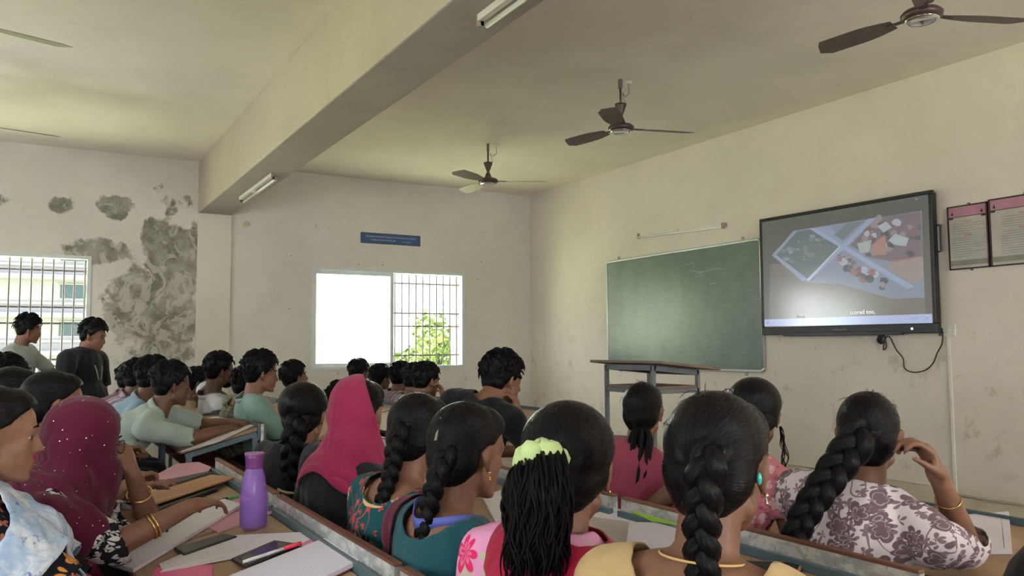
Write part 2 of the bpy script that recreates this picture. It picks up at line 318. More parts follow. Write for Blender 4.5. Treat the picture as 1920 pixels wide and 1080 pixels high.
# rear and side windows of the room (behind the photographer)
for i, (loc, rz, w) in enumerate([((-1.6, RY - .1, WZ0), 0, 2.), ((2.6, RY - .1, WZ0), 0, 2.), ((BX - .1, .2, WZ0), PI / 2, 2.), ((BX - .1, 5.6, WZ0), PI / 2, 2.)]):
    r = empty('window_%d' % (i + 3), loc, rz, kind='structure', label='sliding window behind the seats'); h = WZ1 - WZ0
    for p, q in [((0, -.03, 0), (w, .03, .04)), ((0, -.03, h - .04), (w, .03, h)), ((0, -.03, .04), (.04, .03, h - .04)), ((w - .04, -.03, .04), (w, .03, h - .04)), ((w / 2 - .03, -.03, .04), (w / 2 + .03, .03, h - .04))]:
        put('window_frame', G().box(p, q), M['alu_white'], r)

# ------------------------------------------------------------------ outside
gm = N('grass_ground'); gf = gm.noise(gm.oc(), .35, 6, .6); M['ground'] = gm.out(gm.mix(gm.ramp(gf, .35, .65), (.27, .33, .17), (.43, .45, .27)), .95, 0, .1)
put('ground', G().box((-60, DY + .4, -3.6), (80, 120, -3.4)), M['ground'], kind='structure', label='sunlit green ground outside the windows')
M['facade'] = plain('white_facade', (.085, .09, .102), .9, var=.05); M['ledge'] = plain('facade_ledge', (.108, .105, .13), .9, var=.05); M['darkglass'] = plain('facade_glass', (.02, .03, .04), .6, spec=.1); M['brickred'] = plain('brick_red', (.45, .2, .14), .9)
def building(x0, x1, y0, z1, rows, wx, label):
    b = empty('building', ((x0 + x1) / 2, y0, -3.4), label=label, cat='building', kind='thing'); w = (x1 - x0) / 2; cx = (x0 + x1) / 2
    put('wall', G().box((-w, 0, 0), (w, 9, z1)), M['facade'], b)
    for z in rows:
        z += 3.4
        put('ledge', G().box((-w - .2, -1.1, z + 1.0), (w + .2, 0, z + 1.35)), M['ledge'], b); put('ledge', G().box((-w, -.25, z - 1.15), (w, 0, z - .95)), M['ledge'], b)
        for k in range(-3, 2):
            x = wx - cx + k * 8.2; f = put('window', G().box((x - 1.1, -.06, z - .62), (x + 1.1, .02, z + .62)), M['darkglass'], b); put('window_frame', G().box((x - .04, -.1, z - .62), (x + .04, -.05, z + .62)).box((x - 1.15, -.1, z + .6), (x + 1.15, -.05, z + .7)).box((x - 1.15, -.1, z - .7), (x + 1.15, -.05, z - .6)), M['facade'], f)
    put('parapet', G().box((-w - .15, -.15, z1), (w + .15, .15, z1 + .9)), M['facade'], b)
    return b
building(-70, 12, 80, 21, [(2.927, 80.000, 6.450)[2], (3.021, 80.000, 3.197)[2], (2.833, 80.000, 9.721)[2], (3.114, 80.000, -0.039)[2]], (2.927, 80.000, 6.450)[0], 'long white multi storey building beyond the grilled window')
put('boundary_column', G().box((6.62, 13.2, -3.4), (6.95, 13.45, 3.6)), M['brickred'], label='reddish brown column standing outside the sliding window', cat='column', bevel=.01)
lm_ = N('leaf_green'); M['leaf'] = lm_.out(lm_.mix(lm_.noise(lm_.oc(), 1.2, 3), (.04, .09, .012), (.13, .17, .04)), .7, 0, .3)
M['bark'] = plain('bark', (.12, .08, .05), .9)
def tree(x, y, hgt, rad, label, seed):
    rnd = np.random.default_rng(seed); t = empty('tree', (x, y, -3.4), label=label, cat='tree', group=None)
    put('trunk', G().tube([(0, 0, 0), (.1, 0, hgt * .4), (0, .1, hgt * .8)], [.22, .16, .06], 8), M['bark'], t, True)
    n = 11000; d = rnd.normal(size=(n, 3)); d /= np.linalg.norm(d, axis=1)[:, None]; r = rad * (rnd.random(n) ** .33) * (1 + .22 * np.sin(d[:, 0] * 5 + seed) * np.sin(d[:, 1] * 6) + .12 * np.sin(d[:, 2] * 9))
    P = d * r[:, None] * (1.25, 1.25, .85) + (0, 0, hgt * .8); a = rnd.normal(size=(n, 3)) * .085; b = rnd.normal(size=(n, 3)) * .085
    V = np.stack([P - a, P + b * .6, P + a, P - b * .6], 1).reshape(-1, 3); F = [(4 * i, 4 * i + 1, 4 * i + 2, 4 * i + 3) for i in range(n)]
    put('foliage', G().add(V, F), M['leaf'], t, kind='stuff')
tree(10.9, 21.5, 4.5, 1.6, 'green tree crown filling the lower corner of the sliding window', 1)
tree(9.0, 22.5, 3.5, 1.4, 'yellowish low tree left of the bigger green crown outside', 2)
tree(13.2, 26., 4.9, 2.0, 'tallest tree outside the sliding window, beside the column', 3)
tree(-.6, 18., 2.9, 1.3, 'low bright bush outside the grilled window', 4)

# ------------------------------------------------------------------ ceiling fans
def make_fan():
    r = empty('ceiling_fan', (0, 0, 0))
    put('mounting_clamp', G().box((-.014, -.014, .33), (.014, .014, .40)).tube([(0, -.02, .385), (0, .02, .385)], .006, 6), M['iron'], r)
    put('rod', G().tube([(0, 0, .16), (0, 0, .35)], .009, 8), M['brown'], r, True)
    put('canopy', G().lathe([(.012, .095), (.014, .105), (.045, .185), (.047, .2), (.03, .203)], seg=20), M['brown'], r, True)
    put('motor', G().lathe([(.0, -.03), (.062, -.03), (.09, -.02), (.102, -.005), (.104, .01), (.088, .026), (.05, .036), (.038, .045), (.022, .085), (.012, .1), (0, .1)], seg=28), M['brown'], r, True)
    put('motor_ring', G().lathe([(.06, -.0315), (.066, -.034), (.085, -.0255), (.085, -.022), (.062, -.028)], seg=28), M['chrome'], r, True)
    bl = G(); nx = 9
    V = []; F = []
    for i in range(nx):
        t = i / (nx - 1); x = .15 + .46 * t; w = (.04 + .032 * math.sin(min(1, t * 2.2) * PI / 2)) * (1 if t < .9 else .8 - (t - .9) * 3); tilt = .2
        for k, y in enumerate((-w, w)):
            for dz in (-.0015, .0015): V.append((x - (.03 if (y > 0 and t > .9) else 0), y, y * tilt + dz - .004 * t))
    for i in range(nx - 1):
        a = i * 4; b = a + 4; F += [(a, b, b + 2, a + 2), (a + 1, a + 3, b + 3, b + 1), (a, a + 1, b + 1, b), (a + 2, b + 2, b + 3, a + 3)]
    F += [(0, 2, 3, 1), ((nx - 1) * 4, (nx - 1) * 4 + 1, (nx - 1) * 4 + 3, (nx - 1) * 4 + 2)]
    me = bl.add(V, F).mesh('blade'); me.materials.append(M['blade'])
    ar = G().bar((.085, 0, .0), (.19, 0, .0), .035, .004).mesh('blade_arm'); ar.materials.append(M['brown'])
    for k in range(3):
        o = bpy.data.objects.new('blade', me); C.objects.link(o); o.parent = r; o.rotation_euler = (0, 0, k * 2 * PI / 3)
        a = bpy.data.objects.new('blade_arm', ar); C.objects.link(a); a.parent = o
    put('ceiling_rose', G().lathe([(0, .385), (.035, .385), (.035, .408), (0, .408)], (.085, .05, 0), 16), M['white'], r, True)
    w = [(.085, .05, .385), (.09, .045, .31), (.05, .03, .27), (.02, .01, .3), (.035, .02, .25), (.05, .02, .21), (.01, .0, .205)]
    pts = [Vector(p) for p in w]; sm = []
    for i in range(len(pts) - 1):
        for k in range(4): sm.append(pts[i].lerp(pts[i + 1], k / 4))
    put('wire', G().tube([tuple(p) for p in sm], .0028, 5), M['iron'], r, True)
    return r
def cam_bearing(x, y): return math.atan2(-y, -x)
FANS = [(3.97, 5.0, 110, 'brown ceiling fan hanging in the middle, larger of the two whole fans'), (4.03, 7.3, 88, 'brown ceiling fan nearest the corner of the room, smallest of all'), (3.98, 2.47, 125, 'brown ceiling fan cut by the top edge above the display'),
        (-.46, 5.0, 100, 'ceiling fan beyond the left edge, its upper blurred-looking blade in view'), (-.48, 7.3, 95, 'ceiling fan beyond the left edge, its thin lower blade in view')]
fan0 = make_fan()
for i, (x, y, a, lb) in enumerate(FANS):
    o = fan0 if i == 0 else copy_tree(fan0); o.location = (x, y, H - .408); o.rotation_euler = (0, 0, cam_bearing(x, y) + math.radians(a)); tag(o, lb.replace('-looking', ''), 'ceiling fan', 'brown ceiling fans')

# ------------------------------------------------------------------ tube lights
def batten(name, p, q, dn, out, label, tubecol=None):   # p,q: ends on the surface; dn: direction away from the surface; out: sideways
    p, q, dn, out = map(Vector, (p, q, dn, out)); r = empty(name, p, label=label, cat='light', group='tube light battens'); d = (q - p); L = d.length; d.normalize()
    put('batten', G().bar(dn * .018, d * L + dn * .018, .032, .034, tuple(dn)), M['white'], r, bevel=.003)
    for t in (.0, L):
        put('lamp_holder', G().bar(d * (t - .012) + dn * .03 + out * .0, d * (t + .012) + dn * .03 + out * .0, .03, .06, tuple(dn)).bar(d * (t - .012) + dn * .045 + out * .02, d * (t + .012) + dn * .045 + out * .02, .05, .028, tuple(dn)), M['holder'], r, bevel=.002)
    put('tube', G().tube([tuple(d * .01 + dn * .052 + out * .03), tuple(d * (L - .01) + dn * .052 + out * .03)], .013, 12), M['tube'], r, True)
    put('choke', G().bar(d * L * .42 + dn * .045, d * L * .5 + dn * .045, .02, .02, tuple(dn)), M['white'], r)
    return r
M['holder'] = plain('lamp_holder_grey', (.28, .24, .2), .6)
batten('tube_light', (DX, 7.19, 2.6), (DX, 5.87, 2.545), (-1, 0, 0), (0, 0, -1), 'white tube light batten on the wall above the green board')
batten('tube_light', (1.76, 8.38, 2.866), (1.76, 7.1, 2.866), (0, 0, -1), (1, 0, 0), 'tube light under the beam, its far end near the left wall')
batten('tube_light', (1.74, 3.22, 2.866), (1.74, 2.0, 2.866), (0, 0, -1), (1, 0, 0), 'tube light under the beam, cut by the top edge of the picture')

# ------------------------------------------------------------------ green board
bd = empty('green_board', (DX, 6.62, .84), label='large green chalkboard in a silver frame, partly behind the display', cat='chalkboard')
bn = N('green_chalk_surface'); bo = bn.oc(); f1 = bn.noise(bn.oc(scale=(1, 1.4, .8)), 1.4, 6, .6); f2 = bn.noise(bn.oc(rot=(.5, 0, 0), scale=(1, 1, 5)), 7., 5)
M['board'] = bn.out(bn.mix(bn.ramp(bn.math('ADD', bn.math('MULTIPLY', f1, .7), bn.math('MULTIPLY', f2, .3)), .35, .68), (.08, .128, .115), (.15, .208, .19)), .3, 0, 1.)
bz0, bz1, hw = .24, 1.503, 1.207      # relative to .84
put('board_surface', G().box((-.022, -hw, bz0), (-.004, hw, bz1)), M['board'], bd)
fr = [(-hw, bz0 + .03), (-hw, bz1 - .03), (-hw + .03, bz1), (hw - .03, bz1), (hw, bz1 - .03), (hw, bz0 + .03), (hw - .03, bz0), (-hw + .03, bz0), (-hw, bz0 + .03)]
put('board_frame', G().tube([(-.02, y, z) for y, z in fr], .0145, 8), M['alu'], bd, True)
for y, z in [(-.98, bz1), (.98, bz1), (-.98, bz0), (.98, bz0)]:
    s = 1 if z > 1 else -1; put('wall_clip', G().box((-.02, y - .012, z), (0, y + .012, z + s * .05)).tube([(-.02, y, z + s * .035), (-.028, y, z + s * .035)], .008, 8), M['silver'], bd)
chk = plain('chalk', (.45, .55, .47), .95)
g = G()
STK = [[(5.955, 6.941, 2.176), (5.955, 6.833, 2.190), (5.955, 6.978, 2.125)], [(5.955, 6.677, 2.159), (5.955, 6.327, 2.202), (5.955, 6.313, 2.138)], [(5.955, 6.641, 2.196), (5.955, 6.677, 2.141), (5.955, 6.610, 2.118)], [(5.955, 6.697, 2.073), (5.955, 6.485, 2.102), (5.955, 6.503, 2.058)],
       [(5.955, 6.733, 2.029), (5.955, 6.561, 2.079)], [(5.955, 6.496, 2.017), (5.955, 6.430, 2.023)], [(5.955, 6.291, 2.080), (5.955, 6.020, 2.107), (5.955, 5.894, 2.101), (5.955, 5.904, 2.021)], [(5.955, 6.093, 1.960), (5.955, 6.010, 1.964)], [(5.955, 6.751, 1.989), (5.955, 6.529, 2.014)], [(5.955, 6.410, 2.124), (5.955, 6.173, 2.087)], [(5.955, 6.316, 2.043), (5.955, 6.189, 2.061)]]
for s in STK: g.tube([(-.0225, p[1] - 6.62, p[2] - .84) for p in s], .0028, 4, nrm=(1, 0, 0))
put('chalk_marks', g, chk, bd)

# ------------------------------------------------------------------ interactive display
TY, TZ0, TZ1, TW = 5.345, 1.414, 2.507, 1.71
tv = empty('interactive_display', (DX - .012, TY - TW / 2, TZ0), label='big black interactive display on the front wall showing a photo collage', cat='display', rot=(math.radians(.35), 0, 0))
hw = TW / 2; th = TZ1 - TZ0; xf = -.1; bz = .032; bb = .075
put('housing', G().box((-.095, -hw + .01, .01), (-.02, hw - .01, th - .01)), M['black'], tv, bevel=.01)
put('bezel', G().box((xf, -hw, 0), (-.06, hw, bb)).box((xf, -hw, th - bz), (-.06, hw, th)).box((xf, -hw, bb), (-.06, -hw + bz, th - bz)).box((xf, hw - bz, bb), (-.06, hw, th - bz)), M['black'], tv, bevel=.006)
put('bottom_strip', G().box((xf - .006, -hw + .3, -.012), (-.05, hw - .25, .02)), M['darkgrey'], tv, bevel=.004)
put('handle', G().tube([(-.06, -hw, .82), (-.06, -hw - .035, .82), (-.06, -hw - .035, .62), (-.06, -hw, .62)], .012, 6), M['black'], tv)
put('wall_bracket', G().box((-.03, -.4, .2), (0, .4, .8)), M['iron'], tv)
put('power_button', G().lathe([(0, 0), (.009, .0), (.009, .002), (0, .002)], seg=14), emit('button_light', (1, 1, 1), 1.5), tv, loc=(xf - .002, -hw + .2, .035), smooth=False).rotation_euler = (0, -PI / 2, 0)
g = G()
for k in range(11): g.box((xf - .001, .06 - k * .013, .035), (xf, .067 - k * .013, .043 if k % 3 else .046))
put('maker_lettering', g, plain('dim_lettering', (.25, .25, .25), .5), tv)
sw, s0, s1 = hw - bz, bb, th - bz
# screen: flat picture polygons with their own colours, glossy anti-glare front
me = bpy.data.meshes.new('screen'); sv = []; sf = []; sc_ = []
def uv(u, v): return (-sw * (2 * u - 1), s0 + (s1 - s0) * v)
def quad(pts, col, lift):
    a = len(sv)
    for u, v in pts: y, z = uv(min(1, max(0, u)), min(1, max(0, v))); sv.append((-.0955 - lift * .00003, y, z))
    sf.append(tuple(range(a, a + len(pts)))); sc_.append(col)
lay = [0]
def zq(pts, col): lay[0] += 1; quad(pts, col, lay[0])
HM = [0.0010708086, -3.8243166e-05, -0.08818874, -4.4072161e-05, -0.0013907215, 1.3931406, 0.00018288629, -1.1979251e-05, 1]
def Sxy(x, y): w = HM[6] * x + HM[7] * y + HM[8]; return ((HM[0] * x + HM[1] * y + HM[2]) / w, (HM[3] * x + HM[4] * y + HM[5]) / w)
BG = (.085, .085, .075)
quad([(0, 0), (1, 0), (1, 1), (0, 1)], BG, 0)
zq([(0.0359, 0.0780), (0.0500, 0.5954), (0.9655, 0.4635), (0.9653, 0.0673)], (.16, .145, .125))
zq([(0.2196, 0.8744), (0.9661, 0.8809), (0.9641, 0.1997), (0.7956, 0.2029), (0.5145, 0.3531), (0.2946, 0.3906), (0.0676, 0.6675)], (.21, .25, .33))
zq([(0.0986, 0.6720), (0.2438, 0.8631), (0.3350, 0.8645), (0.5088, 0.6796), (0.3097, 0.4214)], (.105, .14, .155))
rn = np.random.default_rng(5)
for k in range(46):   # pale blotches of the left photograph
    a, b = rn.random(2); x = 230 + 330 * a; y = 500 - 150 * a + 60 * a * 2 * 0 + (b - .35) * 170 * (1 - abs(a - .5)); r = 8 + 22 * rn.random(); c = rn.choice([.14, .2, .27])
    if 340 < y < 610: zq([Sxy(x + r * math.cos(t) * (.6 + .6 * rn.random()), y + r * .6 * math.sin(t)) for t in np.linspace(0, 2 * PI, 8)[:-1]], (c * .85, c, c * 1.08))
zq([(0.3491, 0.8642), (0.4596, 0.8673), (0.5364, 0.7308), (0.5230, 0.7208)], (.26, .29, .42))
zq([(0.4801, 0.7851), (0.5613, 0.8687), (0.6635, 0.8691), (0.5943, 0.8003), (0.5319, 0.7254)], (.15, .18, .2))
zq([(0.5744, 0.6806), (0.7377, 0.8795), (0.9638, 0.8757), (0.9645, 0.5267), (0.8058, 0.5042), (0.6816, 0.5589)], (.17, .13, .15))
for k in range(70):   # people in the crowd photographs
    if k < 42: x, y = 730 + 450 * rn.random(), 240 + 260 * rn.random(); ok = (x - 700) * 1.0 > (430 - y) * .9
    else: x, y = 600 + 330 * rn.random(), 0; y = 520 + (x - 640) * .62 + 90 * (rn.random() - .4); ok = True
    if not ok: continue
    r = 13 + 20 * rn.random(); c = [(.07, .07, .09), (.30, .12, .14), (.36, .40, .46), (.22, .10, .12), (.10, .09, .12), (.27, .22, .22)][rn.integers(0, 6)]
    zq([Sxy(x + r * math.cos(t) * (.7 + .6 * rn.random()), y + r * math.sin(t) * (.7 + .5 * rn.random())) for t in np.linspace(0, 2 * PI, 9)[:-1]], c)
zq([(0.7896, 0.6786), (0.8300, 0.7242), (0.8984, 0.6763), (0.8819, 0.6153), (0.8204, 0.6377)], (.36, .42, .44))
zq([(0.7321, 0.8089), (0.7849, 0.8336), (0.8115, 0.7808), (0.7672, 0.7482)], (.36, .41, .45))
zq([(0.6173, 0.6854), (0.7012, 0.7007), (0.6825, 0.6012), (0.6323, 0.5972)], (.34, .38, .38))
zq([(0.7003, 0.6587), (0.7748, 0.7289), (0.7792, 0.5617), (0.7230, 0.5706)], (.36, .2, .17))
zq([(0.7692, 0.4620), (0.8057, 0.4983), (0.9643, 0.5187), (0.9642, 0.3604), (0.9101, 0.3091)], (.30, .25, .23))
zq([(0.8059, 0.5101), (0.9645, 0.5267), (0.9643, 0.5187), (0.8056, 0.4960)], (.35, .14, .15))
zq([(0.3257, 0.8728), (0.3679, 0.8682), (0.9173, 0.2909), (0.8827, 0.2712)], (.29, .35, .50))
zq([(0.6844, 0.8791), (0.7337, 0.8804), (0.3235, 0.4003), (0.2952, 0.4140)], (.27, .33, .47))
zq([(0.0677, 0.6742), (0.0937, 0.6809), (0.3142, 0.4118), (0.2756, 0.3993)], (.26, .31, .43))
zq([(0.0677, 0.6742), (0.2293, 0.8725), (0.2468, 0.8664), (0.0986, 0.6720)], (.23, .29, .36))
zq([(0.3000, 0.4134), (0.5132, 0.6813), (0.5184, 0.6779), (0.3140, 0.4014)], (.5, .55, .6))
zq([(0.0023, 0.0082), (0.0020, 0.0730), (0.9984, 0.0709), (0.9993, 0.0000)], (.42, .48, .74))
for x, c in [(143, (.2, .3, .7)), (450, (.5, .55, .8)), (1118, (.25, .35, .6)), (1143, (.25, .35, .6)), (1215, (.3, .35, .5))]:
    zq([Sxy(x - 7, 976 - (x - 120) * .037), Sxy(x - 7, 964 - (x - 120) * .037), Sxy(x + 7, 964 - (x - 120) * .037), Sxy(x + 7, 976 - (x - 120) * .037)], c)
zq([Sxy(1148, 110), Sxy(1148, 120), Sxy(1156, 119), Sxy(1156, 109)], (.4, .45, .4))
me.from_pydata(sv, [], sf); ca = me.color_attributes.new('picture', 'FLOAT_COLOR', 'CORNER'); li = 0
for p in me.polygons:
    for l in p.loop_indices: ca.data[l].color = (*sc_[p.index], 1)
sn = N('display_screen'); a = sn.attr('picture'); nz = sn.noise(sn.oc(), 26., 4); cc = sn.mix(sn.math('MULTIPLY', nz, .25), a.outputs['Color'], (.2, .22, .25))
M['screen'] = sn.out((.012, .012, .012), .17, 0, 1., Coat_Weight=1., Coat_Roughness=.16, Coat_IOR=1.7); sn.put(sn.b.inputs['Emission Color'], cc); sn.put(sn.b.inputs['Emission Strength'], .52)
put('screen', me, M['screen'], tv)
def text(s, size, loc, rot, m, parent, name='lettering', ext=.0004, align='CENTER', wx=1.):
    cu = bpy.data.curves.new(name, 'FONT'); cu.body = s; cu.size = size; cu.extrude = ext; cu.align_x = align; cu.align_y = 'CENTER'; cu.resolution_u = 2
    o = bpy.data.objects.new('t', cu); C.objects.link(o); dg = bpy.context.evaluated_depsgraph_get(); me = bpy.data.meshes.new_from_object(o.evaluated_get(dg)); bpy.data.objects.remove(o)
    o = put(name, me, m, parent); o.location = loc; o.rotation_euler = rot; o.scale = (wx, 1, 1); return o
y, z = uv(.635, .105)
text('scored too,', .05, (-.1005, y, z), (PI / 2, 0, -PI / 2), emit('caption_white', (.8, .8, .8), .75), tv)
y, z = uv(.25, .085)
text('The p', .042, (-.1005, y, z), (PI / 2, 0, -PI / 2), emit('caption_dim', (.5, .48, .45), .6), tv)

# cable, socket and conduits
lp = [(5.950, 4.134, 1.393), (5.950, 4.119, 1.307), (5.950, 4.148, 1.285), (5.950, 4.125, 1.371), (5.950, 4.087, 1.384), (5.950, 4.035, 1.285), (5.950, 3.978, 1.213), (5.950, 3.968, 1.137), (5.950, 3.897, 1.105), (5.950, 3.794, 1.124), (5.950, 3.727, 1.182), (5.950, 3.693, 1.256), (5.950, 3.652, 1.325), (5.950, 3.639, 1.418)]
def smoothpath(p, k=5):
    P = [Vector(x) for x in p]; out = []
    for i in range(len(P) - 1):
        a = P[max(0, i - 1)]; b = P[i]; c = P[i + 1]; d = P[min(len(P) - 1, i + 2)]
        for j in range(k):
            t = j / k; out.append(tuple(.5 * ((2 * b) + (c - a) * t + (2 * a - 5 * b + 4 * c - d) * t * t + (3 * b - a - 3 * c + d) * t ** 3)))
    out.append(tuple(P[-1])); return out
cb = put('power_cable', G().tube(smoothpath(lp), .0052, 6), M['black'], smooth=True, label='black cable looping below the display to the socket', cat='cable')
g = G()
for k in range(5): g.tube(smoothpath([(5.95 - .006 * k, 4.145 + .004 * k, 1.41), (5.945 - .006 * k, 4.155 + .006 * k, 1.36), (5.95, 4.17, 1.33), (5.95 - .005 * k, 4.14 + .003 * k, 1.345), (5.95, 4.135, 1.4)]), .0045, 5)
put('cable_coil', g, M['black'], cb, True)
put('cable_plug', G().box((5.925, 3.642, 1.41), (5.96, 3.672, 1.445)).tube([(5.94, 3.657, 1.41), (5.94, 3.655, 1.385)], .009, 8), M['black'], cb, bevel=.004)
so = put('wall_socket', G().box((5.955, 3.55, 1.385), (5.98, 3.71, 1.475)), M['white'], label='cream switch and socket box right of the display', cat='socket', bevel=.004)
put('switch', G().box((5.95, 3.585, 1.415), (5.956, 3.605, 1.445)), M['white'], so)
put('conduit', G().box((5.965, 3.60, .21), (5.98, 3.622, 1.385)), M['white'], label='white vertical cable conduit below the socket', cat='conduit', bevel=.002)
put('conduit', G().box((5.962, -1., .196), (5.98, 3.60, .212)), plain('old_conduit', (.42, .4, .33), .6), label='thin grey pipe running along the wall base', cat='conduit', bevel=.002)
put('conduit', G().box((5.965, 3.622, .24), (5.98, 5.2, .252)), M['white'], label='thin cable trunking low on the front wall behind the students', cat='conduit', bevel=.002)

# ------------------------------------------------------------------ posters and sign
pink = plain('poster_pink', (.42, .2, .27), .5); pk2 = plain('poster_rose', (.5, .2, .28), .5); ppr = plain('poster_paper', (.42, .40, .37), .35); ink = plain('poster_ink', (.27, .25, .24), .6); org = plain('poster_orange', (.45, .25, .12), .6); grn = plain('poster_grey_band', (.24, .23, .19), .6)
def poster(y0, y1, z0, z1, label, seed, indent):
    r = empty('notice_board', (DX, (y0 + y1) / 2, z0), label=label, cat='poster', group='framed notices'); w = abs(y1 - y0) / 2; h = z1 - z0; rn = random.Random(seed)
    put('sheet', G().box((-.012, -w, 0), (0, w, h)), ppr, r)
    put('border', G().box((-.018, -w, 0), (0, -w + .01, h)).box((-.018, w - .01, 0), (0, w, h)).box((-.018, -w, 0), (0, w, .01)).box((-.018, -w, h - .01), (0, w, h)), M['maroon'], r)
    put('header_print', G().box((-.0126, -w + .01, h - .085), (-.012, w - .01, h - .01)), pink, r)
    g = G().box((-.0132, -w + .01, h - .088), (-.0126, w - .01, h - .083)).box((-.0132, -w + .012, h - .10), (-.0126, -w + .045, h - .088)).box((-.0132, w - .045, h - .10), (-.0126, w - .012, h - .088)); g.lathe([(0, 0), (.012, 0), (0, .028)], (-.0126, w - .04, h - .07), 3); g.lathe([(0, 0), (.012, 0), (0, .028)], (-.0126, -w + .04, h - .07), 3)
    put('header_rule', g, M['maroon'], r); g = G()
    g.box((-.0132, -w * .55, h - .055), (-.0126, w * .55, h - .045)).box((-.0132, -w * .4, h - .072), (-.0126, w * .4, h - .065)); put('header_lettering', g, pk2, r)
    g = G(); k = 0; z = h - .125
    while z > .085:
        if k not in (0, 6): a = -w + .03 + indent; b = w - .03; e = rn.choice([0, 0, .06, .1]); g.box((-.0128, -b + e, z), (-.012, -a, z + .0045))
        z -= .0175; k += 1
    put('printed_lines', g, ink, r)
    put('printed_heading', G().box((-.0128, -.03, h - .128), (-.012, .03, h - .118)).box((-.0128, -.03, h - .232), (-.012, .03, h - .222)), org, r)
    put('footer_print', G().box((-.0127, -w + .012, .03), (-.012, w - .012, .07)), grn, r)
    for y in (-w * .1,): put('nail', G().box((-.02, y - .006, h), (0, y + .006, h + .012)).box((-.02, y - .006, -.012), (0, y + .006, 0)), M['iron'], r)
poster(3.573, 3.272, 1.88, 2.362, 'narrower framed notice with pink header, next to the display', 1, 0)
poster(3.262, 2.80, 1.88, 2.372, 'wider framed notice with pink header, cut by the right edge', 2, .05)
sg = empty('quote_sign', (3.892, DY, 2.648), label='small blue sign with white lettering above the sliding window', cat='sign')
put('sign_plate', G().box((-.4, -.01, 0), (.4, 0, .127)), plain('sign_blue', (.04, .085, .22), .4), sg)
put('sign_border', G().box((-.404, -.012, -.004), (.404, -.002, .002)).box((-.404, -.012, .125), (.404, -.002, .131)).box((-.404, -.012, 0), (-.398, -.002, .127)).box((.398, -.012, 0), (.404, -.002, .127)), plain('sign_border_dark', (.03, .04, .06), .5), sg)
stx = plain('sign_white', (.5, .55, .68), .6)
text('Our greatest weakness lies in giving up. The most certain way to succeed', .036, (0, -.0108, .088), (PI / 2, 0, 0), stx, sg, wx=.63)
text('is always to try just one more time.', .036, (-.1, -.0108, .046), (PI / 2, 0, 0), stx, sg, wx=.66)
text('- Thomas Edison', .024, (.21, -.0108, .036), (PI / 2, 0, 0), stx, sg, wx=.8)
rb = put('round_box', G().lathe([(0, 0), (.034, 0), (.034, .02), (.026, .024), (0, .024)], seg=18), plain('yellowed_plastic', (.55, .52, .3), .6), label='yellowed round junction box below the beam end', cat='junction box', smooth=False, loc=(2.09, DY, 2.775)); rb.rotation_euler = (PI / 2, 0, 0)
for k, (px, pz, lb) in enumerate([(2.93, 2.82, 'larger round box on the wall above the sliding window'), (3.08, 2.80, 'smaller round box beside the larger one above the window')]):
    o = put('round_box', G().lathe([(0, 0), (.022 - .005 * k, 0), (.02 - .005 * k, .02), (0, .022)], seg=16), M['wall'], label=lb, cat='junction box', loc=(px, DY, pz)); o.rotation_euler = (PI / 2, 0, 0)
nails = [(2.614, 9.630, 2.432), (3.467, 9.630, 2.369), (3.778, 9.630, 2.376), (5.200, 9.630, 2.485), (5.142, 9.630, 2.250), (5.120, 9.630, 1.051), (2.603, 9.630, 1.799), (4.959, 9.630, 0.906), (3.205, 9.630, 1.016)]
NL = ['left of the window near its top edge', 'just above the window frame, left one', 'just above the window frame, middle', 'highest one right of the window', 'beside the upper right window corner', 'below right, beside the lower window corner', 'far left of the window at mid height', 'lowest one below the window corner', 'under the window sill']
for p, t_ in zip(nails, NL):
    o = put('nail', G().tube([(0, 0, 0), (0, -.012, 0)], .007, 6), M['iron'], label='nail head in the wall ' + t_, cat='nail', group='nails in the left wall', loc=p)
# ------------------------------------------------------------------ tall slanted stand
st = empty('lectern_stand', (3.62, 4.28, 0), label='tall grey metal stand with slanted top before the green board', cat='lectern')
a, b = .19, .245; M['standtop'] = plain('stand_board', (.19, .125, .10), .5)
zt = lambda x: 1.235 - (x + .25) * .1
for sx in (-1, 1):
    for sy in (-1, 1): put('leg', G().bar((sx * a, sy * b, 0), (sx * a, sy * b, zt(sx * a) - .03), .024, .024, (1, 0, 0)), M['greysteel'], st)
put('slanted_top', G().add([(x, y, zt(x) + dz) for dz in (-.022, -.004) for x, y in ((-.25, -.40), (.25, -.40), (.25, .36), (-.25, .36))], [(0, 3, 2, 1), (4, 5, 6, 7), (0, 1, 5, 4), (1, 2, 6, 5), (2, 3, 7, 6), (3, 0, 4, 7)]), M['standtop'], st, bevel=.003)
for sx in (-1, 1): put('top_rail', G().bar((sx * a, -b, zt(sx * a) - .045), (sx * a, b, zt(sx * a) - .045), .024, .035), M['greysteel'], st); put('shelf_rail', G().bar((sx * a, -b, 1.03), (sx * a, b, 1.03), .024, .03), M['greysteel'], st); put('foot_rail', G().bar((sx * a, -b, .12), (sx * a, b, .12), .024, .026), M['greysteel'], st)
for sy in (-1, 1): put('top_rail', G().bar((-a, sy * b, zt(-a) - .045), (a, sy * b, zt(a) - .045), .024, .035), M['greysteel'], st); put('shelf_rail', G().bar((-a, sy * b, 1.03), (a, sy * b, 1.03), .024, .03), M['greysteel'], st)
put('shelf', G().box((-a, -b, 1.046), (a, b, 1.062)), M['standtop'], st)
